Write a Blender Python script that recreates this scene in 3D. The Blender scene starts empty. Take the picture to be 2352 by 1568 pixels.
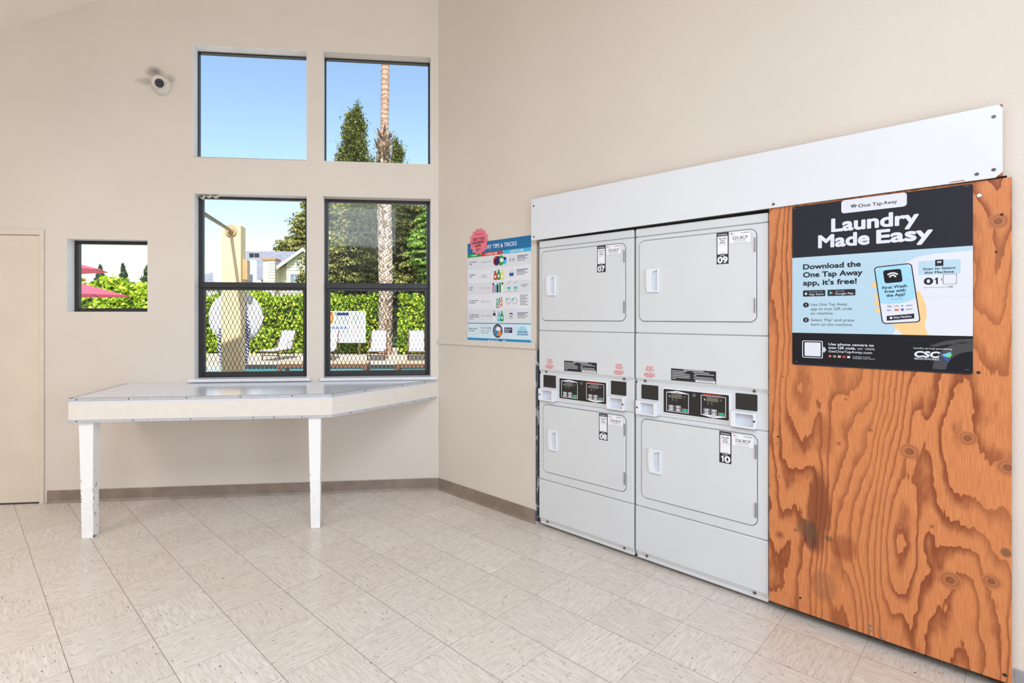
import bpy, bmesh, math, random
import numpy as np
from mathutils import Vector, Matrix

sc = bpy.context.scene
COL = sc.collection
R = math.radians
random.seed(7)

# ------------------------------------------------------------------ camera
CAM_H = 1.417
FPX, CXP, HYP = 1218.4, 1015.0, 726.0          # focal length and principal point for 2352 x 1568
cd = bpy.data.cameras.new('camera')
cam = bpy.data.objects.new('camera', cd)
COL.objects.link(cam)
cam.location = (0, 0, CAM_H)
cam.rotation_euler = (R(90), 0, 0)
cd.sensor_fit = 'HORIZONTAL'
cd.sensor_width = 36
cd.lens = 36 * FPX / 2352
cd.shift_x = (1176 - CXP) / 2352
cd.shift_y = -(784 - HYP) / 2352
cd.clip_start = 0.05
cd.clip_end = 400
sc.camera = cam

# ------------------------------------------------------------------ world, sun, lamps, exposure
w = bpy.data.worlds.new('world')
sc.world = w
w.use_nodes = True
wn = w.node_tree
for n in list(wn.nodes):
    wn.nodes.remove(n)
sky = wn.nodes.new('ShaderNodeTexSky')
sky.sky_type = 'NISHITA'
sky.sun_disc = False
sky.sun_elevation = R(50)
sky.sun_rotation = R(176)
sky.air_density = 1.3
sky.dust_density = 1.2
sky.ozone_density = 1.5
bgn = wn.nodes.new('ShaderNodeBackground')
bgn.inputs['Strength'].default_value = 0.245
won = wn.nodes.new('ShaderNodeOutputWorld')
wn.links.new(sky.outputs[0], bgn.inputs[0])
wn.links.new(bgn.outputs[0], won.inputs[0])

sd = bpy.data.lights.new('sun', 'SUN')
sd.energy = 6.2
sd.angle = R(0.6)
sd.color = (1.0, 0.96, 0.90)
sun = bpy.data.objects.new('sun', sd)
COL.objects.link(sun)
SUN_DIR = Vector((0.10, -1.0, 1.2)).normalized()
sun.rotation_euler = (-SUN_DIR).to_track_quat('-Z', 'Y').to_euler()
sun.location = (0, -20, 30)

def area(name, loc, target, sx, sy, power, color):
    d = bpy.data.lights.new(name, 'AREA')
    d.shape = 'RECTANGLE'
    d.size = sx
    d.size_y = sy
    d.energy = power
    d.color = color
    o = bpy.data.objects.new(name, d)
    COL.objects.link(o)
    o.location = loc
    o.rotation_euler = (Vector(target) - Vector(loc)).to_track_quat('-Z', 'Y').to_euler()
    return o

# assumed area lamps behind the camera and overhead
area('assumed_entrance_fill', (2.85, -2.05, 1.55), (0.6, 0.4, 1.4), 3.0, 2.3, 99, (0.78, 0.93, 1.10))  # bare lamp added for an assumed entrance on the right, out of view
area('assumed_veil_lamp', (-0.15, -3.25, 3.42), (-0.6, 1.0, 2.6), 1.5, 0.85, 24, (0.82, 0.95, 1.10))  # unseen lamp assumed up high, placed to reflect as the pane's pale veil
area('assumed_ceiling_fill', (-0.4, -0.4, 3.75), (-0.4, -0.4, 0), 2.4, 1.6, 107, (0.82, 0.955, 1.11))  # overhead fill lamp added out of view, without a fixture
area('assumed_ceiling_fill', (-3.4, 0.7, 3.1), (-3.4, 0.7, 0), 1.2, 1.2, 46, (0.98, 0.94, 0.90))  # second added overhead lamp, brightening the left side

vs = sc.view_settings
vs.view_transform = 'Standard'
vs.look = 'None'
vs.exposure = 0.0
vs.gamma = 1.0
vs.use_curve_mapping = False
sc.cycles.max_bounces = 10
sc.cycles.diffuse_bounces = 6
sc.cycles.transparent_max_bounces = 16
sc.cycles.sample_clamp_indirect = 6.0

# ------------------------------------------------------------------ wall frames
C0 = Vector((-0.028, 4.349, 0))
TR, TB = R(-47.19), R(6.18)
ER = Vector((math.cos(TR), math.sin(TR), 0)); NR = Vector((math.sin(TR), -math.cos(TR), 0))
EB = Vector((math.cos(TB), math.sin(TB), 0)); NB = Vector((math.sin(TB), -math.cos(TB), 0))
UP = Vector((0, 0, 1))
def RW(s, n=0, z=0): return C0 + ER * s + NR * n + UP * z        # right wall: along, out into the room, up
def BW(x, n=0, z=0): return C0 + EB * x + NB * n + UP * z        # back wall: x is negative to the left of the corner
def at(x, y, d): return Vector(((x - CXP) / FPX * d, d, CAM_H - (y - HYP) / FPX * d))

RIDGE_X, RIDGE_Z, SL, SRR = -0.8, 4.543, 0.388, 0.2
def zceil(p):
    xb = (Vector((p[0], p[1], 0)) - C0).dot(EB)
    return RIDGE_Z - (SL * (RIDGE_X - xb) if xb < RIDGE_X else SRR * (xb - RIDGE_X))

# ------------------------------------------------------------------ shader helper
class Sh:
    """tiny expression builder for shader math"""
    def __init__(s, nt, sock): s.nt = nt; s.s = sock
    def _op(s, op, o=None, c=None):
        n = s.nt.nodes.new('ShaderNodeMath'); n.operation = op
        for i, a in enumerate((s, o, c)):
            if a is None: continue
            if isinstance(a, Sh): s.nt.links.new(a.s, n.inputs[i])
            else: n.inputs[i].default_value = float(a)
        return Sh(s.nt, n.outputs[0])
    def __add__(s, o): return s._op('ADD', o)
    __radd__ = __add__
    def __mul__(s, o): return s._op('MULTIPLY', o)
    __rmul__ = __mul__
    def __sub__(s, o): return s._op('SUBTRACT', o)
    def __rsub__(s, o): return (s * -1.0) + o
    def __truediv__(s, o): return s._op('DIVIDE', o)
    def fract(s): return s._op('FRACT')
    def floor(s): return s._op('FLOOR')
    def abs(s): return s._op('ABSOLUTE')
    def sqrt(s): return s._op('SQRT')
    def pow(s, e): return s._op('POWER', e)
    def exp(s):
        n = s.nt.nodes.new('ShaderNodeMath'); n.operation = 'EXPONENT'
        s.nt.links.new(s.s, n.inputs[0]); return Sh(s.nt, n.outputs[0])
    def min(s, o): return s._op('MINIMUM', o)
    def max(s, o): return s._op('MAXIMUM', o)
    def gt(s, o): return s._op('GREATER_THAN', o)
    def ss(s, a, b, lo=0.0, hi=1.0):
        n = s.nt.nodes.new('ShaderNodeMapRange'); n.interpolation_type = 'SMOOTHSTEP'
        s.nt.links.new(s.s, n.inputs[0])
        n.inputs[1].default_value = a; n.inputs[2].default_value = b
        n.inputs[3].default_value = lo; n.inputs[4].default_value = hi
        return Sh(s.nt, n.outputs[0])

class Mat:
    def __init__(s, name):
        s.m = bpy.data.materials.new(name); s.m.use_nodes = True
        s.nt = s.m.node_tree; s.b = s.nt.nodes['Principled BSDF']; s.out = s.nt.nodes['Material Output']
        s.co = s.nt.nodes.new('ShaderNodeTexCoord')
    def xyz(s, kind='Object'):
        n = s.nt.nodes.new('ShaderNodeSeparateXYZ'); s.nt.links.new(s.co.outputs[kind], n.inputs[0])
        return [Sh(s.nt, n.outputs[i]) for i in range(3)]
    def vec(s, x, y, z):
        n = s.nt.nodes.new('ShaderNodeCombineXYZ')
        for i, a in enumerate((x, y, z)):
            if isinstance(a, Sh): s.nt.links.new(a.s, n.inputs[i])
            else: n.inputs[i].default_value = a
        return n.outputs[0]
    def noise(s, v=None, scale=5, detail=2, rough=0.5, dist=0.0):
        n = s.nt.nodes.new('ShaderNodeTexNoise')
        n.inputs['Scale'].default_value = scale; n.inputs['Detail'].default_value = detail
        n.inputs['Roughness'].default_value = rough; n.inputs['Distortion'].default_value = dist
        s.nt.links.new(v if v is not None else s.co.outputs['Object'], n.inputs['Vector'])
        return Sh(s.nt, n.outputs[0])
    def mix(s, f, a, b):
        n = s.nt.nodes.new('ShaderNodeMix'); n.data_type = 'RGBA'
        if isinstance(f, Sh): s.nt.links.new(f.s, n.inputs[0])
        else: n.inputs[0].default_value = f
        for i, c in ((6, a), (7, b)):
            if isinstance(c, tuple): n.inputs[i].default_value = (*c, 1)
            else: s.nt.links.new(c, n.inputs[i])
        return n.outputs[2]
    def color(s, c): s.nt.links.new(c, s.b.inputs['Base Color'])
    def rough(s, r):
        if isinstance(r, Sh): s.nt.links.new(r.s, s.b.inputs['Roughness'])
        else: s.b.inputs['Roughness'].default_value = r
    def bump(s, h, strength=0.2, dist=0.01):
        n = s.nt.nodes.new('ShaderNodeBump'); n.inputs['Strength'].default_value = strength; n.inputs['Distance'].default_value = dist
        s.nt.links.new(h.s, n.inputs['Height']); s.nt.links.new(n.outputs[0], s.b.inputs['Normal'])

def lin(r, g, b):
    f = lambda c: (c / 255 / 12.92) if c <= 10 else ((c / 255 + 0.055) / 1.055) ** 2.4
    return (f(r), f(g), f(b))

def pm(name, col, rough=0.5, var=0.05, scale=20, bump=0.0, bscale=200, metal=0.0):
    """a plain surface with slight procedural variation"""
    M = Mat(name)
    nz = M.noise(scale=scale, detail=3)
    dark = tuple(c * (1 - var) for c in col); lite = tuple(min(1, c * (1 + var)) for c in col)
    M.color(M.mix(nz.ss(0.3, 0.7), dark, lite))
    M.rough(rough); M.b.inputs['Metallic'].default_value = metal
    if bump: M.bump(M.noise(scale=bscale, detail=3), bump, 0.004)
    return M.m

# ------------------------------------------------------------------ materials
WALLC = lin(219, 209, 198)
def wall_mat(name, stain=None, textured=0.12):
    M = Mat(name)
    a = M.noise(scale=1.3, detail=3).ss(0.3, 0.7)
    c = M.mix(a, tuple(v * 0.985 for v in WALLC), tuple(v * 1.03 for v in WALLC))
    sp = M.noise(scale=46, detail=2).ss(0.78, 0.82)                 # tiny scuffs
    c = M.mix(sp * 0.25, c, lin(150, 135, 120))
    if stain:
        x, y, z = M.xyz()
        for (sx, sz, wx, wz, k) in stain:
            dx = (x - sx) / wx; dz = (z - sz) / wz
            d = (dx * dx + dz * dz + (M.noise(scale=16, detail=4) - 0.5) * 1.6)
            c = M.mix(d.ss(1.1, -0.3) * k, c, lin(70, 62, 56))
    M.color(c); M.rough(0.62)
    M.bump(M.noise(scale=95, detail=4, rough=0.6), textured, 0.006)
    return M.m

m_wallb = wall_mat('painted_wall_with_smudge', stain=[(-2.205, 3.305, 0.085, 0.055, 0.75), (-2.265, 3.235, 0.10, 0.035, 0.35), (-2.10, 3.25, 0.05, 0.05, 0.45)])
m_wall = wall_mat('painted_wall', textured=0.3)
m_ceil = pm('painted_ceiling', lin(238, 230, 219), 0.7, 0.02, 2, 0.2, 95)
m_reveal = pm('reveal_bounce_tint', lin(240, 240, 238), 0.5, 0.04, 9)
m_trimpaint = pm('painted_trim', lin(221, 208, 194), 0.45, 0.03, 12)
m_base = pm('vinyl_cove_base', lin(139, 124, 112), 0.4, 0.13, 9)
m_dark = pm('dark_recess', lin(40, 42, 46), 0.8, 0.3, 30)
m_black = pm('black_metal_frame', lin(42, 42, 46), 0.38, 0.2, 30)
m_mesh = pm('black_steel_mesh', lin(34, 34, 38), 0.5, 0.1, 40)
m_white = pm('white_enamel', lin(215, 218, 221), 0.34, 0.012, 5)
m_white2 = pm('white_plastic', lin(232, 234, 239), 0.38, 0.012, 5)
m_pocket = pm('pocket_plastic', lin(214, 219, 230), 0.35, 0.02, 5)
m_gasket = pm('grey_gasket', lin(120, 124, 128), 0.6, 0.1, 30)
m_gap = pm('dark_gap', lin(58, 60, 64), 0.7, 0.1, 30)
m_steel = pm('steel', lin(150, 150, 150), 0.35, 0.1, 80, metal=0.8)
m_screw = pm('screw_head', lin(95, 95, 95), 0.4, 0.2, 300, metal=0.6)
m_blk = pm('black_plastic', lin(36, 35, 36), 0.35, 0.1, 60)
m_panelblk = pm('panel_black', lin(30, 30, 32), 0.3, 0.1, 60)
m_ink = pm('ink_black', lin(34, 34, 40), 0.5, 0.05, 40)
m_inkw = pm('ink_white', lin(240, 240, 246), 0.4, 0.02, 40)
m_inkg = pm('ink_grey', lin(130, 133, 140), 0.5, 0.05, 40)
m_inkred = pm('ink_red', lin(226, 100, 100), 0.5, 0.05, 40)
m_red = pm('red_print', lin(214, 58, 40), 0.4, 0.05, 40)
m_green = pm('green_button', lin(20, 190, 130), 0.35, 0.05, 40)
m_lcd = pm('lcd', lin(112, 106, 90), 0.2, 0.08, 60)
m_melamine = pm('white_melamine', lin(224, 227, 232), 0.4, 0.012, 3)
m_chip = pm('raw_particle_board', lin(176, 112, 78), 0.8, 0.25, 120)
m_lam = pm('counter_laminate', lin(224, 227, 238), 0.15, 0.015, 30)
m_apron = pm('apron_laminate', lin(229, 222, 213), 0.45, 0.02, 20)
m_alu = pm('aluminium_edge', lin(196, 198, 203), 0.34, 0.06, 50, metal=0.25)
m_sill = pm('sill_paint', lin(228, 230, 234), 0.3, 0.03, 20)

def leg_mat():
    M = Mat('chipped_white_paint')
    c = M.mix(M.noise(scale=14).ss(0.35, 0.7), lin(244, 244, 244), lin(249, 249, 249))
    x, y, z = M.xyz()
    chip = M.noise(scale=38, detail=4, rough=0.7).ss(0.585, 0.60)
    edge = x.abs().ss(0.028, 0.036)
    c = M.mix(chip * edge * z.ss(0.62, 0.1), c, lin(126, 82, 58))
    M.color(c); M.rough(0.4)
    return M.m
m_leg = leg_mat()

def floor_mat():
    T = 0.3048
    M = Mat('vinyl_composition_tile')
    x, y, z = M.xyz()
    tx, ty = x / T, y / T
    ix, iy = tx.floor(), ty.floor()
    par = ((ix + iy) * 0.5).fract().gt(0.25)                        # checkerboard parity
    rnd = M.noise(M.vec(ix * 7.31, iy * 3.77, 0.0), scale=1.0, detail=0)
    ox, oy = ix * 3.17, iy * 5.71                                     # each tile its own piece of pattern
    inv = par * -1.0 + 1.0
    u = x * par + y * inv + ox; v = y * par + x * inv + oy            # u runs along the streaks
    n1 = M.noise(M.vec(u * 13, v * 85, 0.0), scale=1.0, detail=2, rough=0.5)
    n2 = M.noise(M.vec(u * 22, v * 120, 3.0), scale=1.0, detail=1, rough=0.5)
    n3 = M.noise(M.vec(u * 6, v * 34, 9.0), scale=1.0, detail=2)
    n4 = M.noise(M.vec(u * 30, v * 105, 17.0), scale=1.0, detail=1)
    n5 = M.noise(M.vec(u * 24, v * 80, 31.0), scale=1.0, detail=1)
    base = M.mix(n1.ss(0.30, 0.70), lin(210, 199, 188), lin(224, 216, 208))
    base = M.mix(n3.ss(0.56, 0.74) * 0.4, base, lin(236, 231, 226))
    base = M.mix(n2.ss(0.60, 0.70) * 0.42, base, lin(166, 144, 126))
    base = M.mix(n4.ss(0.70, 0.745) * 0.85, base, lin(104, 86, 74))
    base = M.mix(n5.ss(0.74, 0.76) * 0.55, base, lin(190, 142, 112))
    base = M.mix(rnd.ss(0.35, 0.65) * 0.16, base, lin(186, 168, 150))
    dx = (tx.fract() - 0.5).abs() * -T + T / 2
    dy = (ty.fract() - 0.5).abs() * -T + T / 2
    base = M.mix(dx.ss(0.0014, 0.0005) * 0.55, base, lin(96, 80, 70))
    base = M.mix(dy.ss(0.0017, 0.0006) * 0.85, base, lin(74, 60, 52))
    M.color(base)
    M.rough(M.noise(scale=3, detail=4).ss(0.3, 0.7, 0.20, 0.34))
    M.b.inputs['Specular IOR Level'].default_value = 0.42
    M.bump(M.noise(scale=6, detail=3), 0.04, 0.01)
    return M.m
m_floor = floor_mat()

def ply_mat():
    M = Mat('rotary_cut_plywood')
    x, y, z = M.xyz()
    a = M.noise(M.vec(x * 3.4, 0.0, z * 0.62), scale=1.0, detail=1.5)
    b = M.noise(M.vec(x * 9.0, 2.0, z * 3.6), scale=1.0, detail=3, rough=0.6)
    jag = M.noise(M.vec(x * 160.0, 1.0, z * 9.0), scale=1.0, detail=2)
    knots = [(0.513, 0.829, 0.030), (0.683, 0.912, 0.027), (0.790, 0.820, 0.030), (0.634, 0.342, 0.034), (0.747, 0.378, 0.027),
             (0.045, 0.344, 0.019), (0.765, 1.746, 0.028)]
    small = [(0.275, 0.820, 0.009), (0.383, 0.898, 0.011), (0.467, 1.079, 0.006), (0.555, 1.001, 0.007), (0.483, 0.508, 0.006),
             (0.581, 0.539, 0.008), (0.11, 0.385, 0.009), (0.30, 1.02, 0.006), (0.06, 1.10, 0.005), (0.04, 0.62, 0.005)]
    xw = x
    ring = None; core = None
    for (kx, kz, r) in knots + small:
        dx = x - kx; dz = z - kz
        rr = (dx * dx + dz * dz)
        e = (rr / (-(2.6 * r) ** 2 * 1.0)).exp()
        ez = (dx * dx / (-(2.4 * r) ** 2) - dz * dz / ((4.5 * r) ** 2)).exp()
        xw = xw - dx * ez * 0.85
        d = rr.sqrt() / r
        k = d.ss(1.25, 0.85)
        cq = d.ss(0.62, 0.25)
        ring = d if ring is None else ring.min(d)
        core = cq if core is None else core.max(cq)
    h = xw * 15.0 + a * 19.0 + b * 1.9 + jag * 0.25
    t = h.fract()
    late = t.ss(0.45, 0.95) * t.ss(1.0, 0.97)
    lite = lin(214, 138, 84); mid = lin(198, 116, 65); dark = lin(138, 67, 31)
    f = M.noise(M.vec(x * 420.0, 0.0, z * 14.0), scale=1.0, detail=2)
    c = M.mix(f.ss(0.3, 0.7), lite, mid)
    wide = M.noise(M.vec(x * 4.0, 5.0, z * 1.2), scale=1.0, detail=1).ss(0.35, 0.65, 0.55, 1.0)
    c = M.mix(late * wide, c, dark)
    # knots: rings then dark heart
    krings = (ring * 2.2 + b * 2.4).fract().ss(0.45, 0.95) * 0.6
    kc = M.mix(krings, lin(186, 112, 66), lin(132, 72, 40))
    c = M.mix(ring.ss(1.25, 0.85), c, kc)
    c = M.mix(core * 0.55, c, lin(96, 52, 32))
    # water stains
    for (sx, sz, wx, wz, col, k) in [(0.205, 0.50, 0.045, 0.19, lin(122, 58, 26), 0.85), (0.175, 0.375, 0.028, 0.062, lin(78, 46, 28), 0.75),
                                     (0.150, 0.405, 0.04, 0.035, lin(104, 74, 52), 0.6), (0.235, 0.385, 0.02, 0.02, lin(70, 52, 40), 0.6),
                                     (0.29, 0.36, 0.06, 0.06, lin(136, 66, 32), 0.6), (0.22, 0.17, 0.05, 0.07, lin(146, 92, 60), 0.5),
                                     (0.23, 0.84, 0.03, 0.10, lin(150, 76, 38), 0.5), (0.785, 0.5, 0.016, 0.018, lin(84, 60, 46), 0.7)]:
        dx = (x - sx) / wx; dz = (z - sz) / wz
        d = dx * dx + dz * dz + (b - 0.5) * 2.6 + (jag - 0.5) * 1.4
        c = M.mix(d.ss(1.3, 0.35) * k, c, col)
    scr = M.noise(M.vec(x * 60.0 + z * 30.0, 4.0, z * 3.0 - x * 8.0), scale=1.0, detail=1).ss(0.80, 0.83)
    c = M.mix(scr * 0.35, c, lin(232, 176, 124))
    M.color(c); M.rough(0.42)
    M.bump(late * 0.5 + f * 0.3, 0.12, 0.002)
    return M.m
m_ply = ply_mat()

def glass_mat(name, haze=False):
    M = Mat(name)
    nt = M.nt
    nt.nodes.remove(M.b)
    tr = nt.nodes.new('ShaderNodeBsdfTransparent'); tr.inputs[0].default_value = (0.97, 0.985, 0.99, 1)
    gl = nt.nodes.new('ShaderNodeBsdfGlossy'); gl.inputs['Roughness'].default_value = 0.02
    fr = nt.nodes.new('ShaderNodeFresnel'); fr.inputs[0].default_value = 1.25
    mx = nt.nodes.new('ShaderNodeMixShader')
    nt.links.new(fr.outputs[0], mx.inputs[0]); nt.links.new(tr.outputs[0], mx.inputs[1]); nt.links.new(gl.outputs[0], mx.inputs[2])
    last = mx
    df = nt.nodes.new('ShaderNodeBsdfTranslucent'); df.inputs[0].default_value = (0.9, 0.92, 0.95, 1)
    d2 = nt.nodes.new('ShaderNodeBsdfDiffuse'); d2.inputs[0].default_value = (0.8, 0.8, 0.8, 1)
    md = nt.nodes.new('ShaderNodeMixShader'); md.inputs[0].default_value = 0.5
    nt.links.new(df.outputs[0], md.inputs[1]); nt.links.new(d2.outputs[0], md.inputs[2])
    m2 = nt.nodes.new('ShaderNodeMixShader')
    x, y, z = M.xyz()
    nz = M.noise(scale=5, detail=4)
    if haze:      # bright reflection on the upper pane, painted as a pale film
        d = ((x + 0.72) * (x + 0.72) * 1.6 + (z - 2.30) * (z - 2.30) * 1.0)
        f = d.ss(0.42, 0.02, 0.02, 0.10) * nz.ss(0.2, 0.7, 0.75, 1.1) * (z + x * 0.28).ss(1.80, 1.86, 0.3, 1.0) * x.ss(-0.33, -0.40, 0.35, 1.0)
    else:
        f = nz.ss(0.4, 0.8, 0.0, 0.012)
    nt.links.new(f.s, m2.inputs[0]); nt.links.new(last.outputs[0], m2.inputs[1]); nt.links.new(md.outputs[0], m2.inputs[2])
    nt.links.new(m2.outputs[0], M.out.inputs[0])
    return M.m
m_glass = glass_mat('window_glass')
m_glassveil = glass_mat('veiled_window_glass', True)

def leaf_mat(name, cols, trans=0.35):
    M = Mat(name)
    g = M.nt.nodes.new('ShaderNodeNewGeometry')
    r = Sh(M.nt, g.outputs['Random Per Island'])
    c = M.mix(r.ss(0.0, 0.5), cols[0], cols[1])
    c = M.mix(r.ss(0.45, 1.0), c, cols[2])
    M.color(c); M.rough(0.5)
    t = M.nt.nodes.new('ShaderNodeBsdfTranslucent')
    M.nt.links.new(c, t.inputs[0])
    mx = M.nt.nodes.new('ShaderNodeMixShader'); mx.inputs[0].default_value = trans
    M.nt.links.new(M.b.outputs[0], mx.inputs[1]); M.nt.links.new(t.outputs[0], mx.inputs[2])
    M.nt.links.new(mx.outputs[0], M.out.inputs[0])
    return M.m
m_ivy = leaf_mat('ivy_leaves', (lin(76, 116, 12), lin(166, 202, 26), lin(236, 242, 84)))
m_shrub = leaf_mat('golden_shrub_leaves', (lin(110, 110, 30), lin(190, 170, 40), lin(236, 214, 90)))
m_con = leaf_mat('conifer_needles', (lin(44, 66, 28), lin(96, 112, 36), lin(164, 158, 62)), 0.2)
m_conblue = leaf_mat('far_conifer_needles', (lin(40, 72, 60), lin(80, 112, 84), lin(150, 150, 96)), 0.2)
m_dense = leaf_mat('dense_tree_leaves', (lin(74, 84, 30), lin(138, 138, 56), lin(196, 190, 104)), 0.25)
m_bright = leaf_mat('bright_tree_leaves', (lin(70, 108, 30), lin(132, 174, 58), lin(194, 220, 106)), 0.3)
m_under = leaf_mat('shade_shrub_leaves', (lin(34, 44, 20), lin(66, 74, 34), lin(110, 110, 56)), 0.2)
m_core = pm('leafy_shade', lin(36, 46, 16), 0.9, 0.4, 6)  # dark green in place of the shade between leaves
m_bark = pm('tree_bark', lin(96, 74, 54), 0.9, 0.3, 10)

def palm_mat():
    M = Mat('palm_trunk_bark')
    x, y, z = M.xyz()
    n = M.noise(M.vec(x * 6, y * 6, z * 9), scale=1.0, detail=4)
    rings = (z * 5.5 + n * 1.6).fract()
    c = M.mix(rings.ss(0.2, 0.9), lin(196, 162, 138), lin(150, 116, 94))
    c = M.mix(n.ss(0.55, 0.75) * 0.6, c, lin(80, 62, 50))
    M.color(c); M.rough(0.9); M.bump(rings, 0.4, 0.03)
    return M.m
m_palm = palm_mat()
m_boot = leaf_mat('palm_leaf_bases', (lin(112, 92, 74), lin(196, 178, 156), lin(240, 230, 214)), 0.0)
m_stub = leaf_mat('palm_stubs', (lin(84, 66, 50), lin(140, 116, 92), lin(206, 188, 160)), 0.0)
m_frond = leaf_mat('palm_fronds', (lin(60, 92, 30), lin(96, 130, 44), lin(140, 160, 70)), 0.2)

def rope_mat():
    M = Mat('blue_white_rope')
    x, y, z = M.xyz()
    s = (z * 22 + x * 20).fract()
    M.color(M.mix(s.ss(0.42, 0.5) * s.ss(1.0, 0.92), lin(236, 238, 246), lin(40, 48, 120))); M.rough(0.8)
    return M.m
m_rope = rope_mat()

def siding_mat():
    M = Mat('lap_siding')
    x, y, z = M.xyz()
    t = (z * 5.26).fract()
    M.color(M.mix(M.noise(scale=2).ss(0.3, 0.7), lin(240, 232, 212), lin(250, 244, 228))); M.rough(0.7)
    M.bump(t, 1.0, 0.06)
    return M.m
m_siding = siding_mat()
def shingle_mat():
    M = Mat('grey_shingles')
    x, y, z = M.xyz()
    n = M.noise(M.vec(x * 3, y * 3, z * 12), scale=1.0, detail=3)
    M.color(M.mix(n.ss(0.3, 0.7), lin(118, 120, 130), lin(146, 148, 156))); M.rough(0.9)
    return M.m
m_shingle = shingle_mat()
m_white_wood = pm('white_house_trim', lin(244, 240, 230), 0.6, 0.03, 6)
m_brownroof = pm('terracotta_cap', lin(196, 140, 90), 0.8, 0.1, 8)
m_houseglass = pm('house_window_glass', lin(120, 140, 156), 0.1, 0.1, 3)
m_stucco = pm('cream_stucco', lin(244, 216, 168), 0.8, 0.04, 8, 0.15, 60)
m_tanmetal = pm('tan_painted_steel', lin(196, 166, 122), 0.5, 0.06, 12)
m_rail = pm('weathered_steel_pipe', lin(140, 128, 108), 0.5, 0.15, 20)
m_signback = pm('sign_back', lin(196, 206, 224), 0.5, 0.03, 6)
m_ringw = pm('life_ring_plastic', lin(240, 240, 244), 0.45, 0.02, 8)
m_sling = pm('white_sling', lin(242, 242, 244), 0.7, 0.02, 12)
m_brown = pm('brown_lounger_frame', lin(112, 84, 62), 0.5, 0.12, 20)
m_tan = pm('tan_slats', lin(206, 172, 140), 0.6, 0.06, 20)
m_darktile = pm('dark_brown_tile', lin(66, 52, 46), 0.6, 0.1, 12)
m_umb = pm('red_canvas', lin(236, 92, 112), 0.7, 0.05, 6)
m_deck = pm('concrete_deck', lin(204, 186, 166), 0.85, 0.05, 1.2, 0.1, 30)
m_grass = pm('lawn', lin(96, 120, 50), 0.95, 0.2, 2)
m_board = pm('sign_board_white', lin(244, 246, 248), 0.5, 0.02, 4)
def water_mat():
    M = Mat('pool_water')
    M.color(M.mix(M.noise(scale=1.5, detail=2).ss(0.3, 0.7), lin(60, 190, 200), lin(130, 226, 226))); M.rough(0.06)
    M.bump(M.noise(scale=5, detail=2), 0.15, 0.03)
    return M.m
m_water = water_mat()
m_lens = pm('camera_lens', lin(14, 14, 16), 0.06, 0.1, 40)
m_camw = pm('camera_housing', lin(222, 216, 206), 0.4, 0.02, 20)

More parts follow.
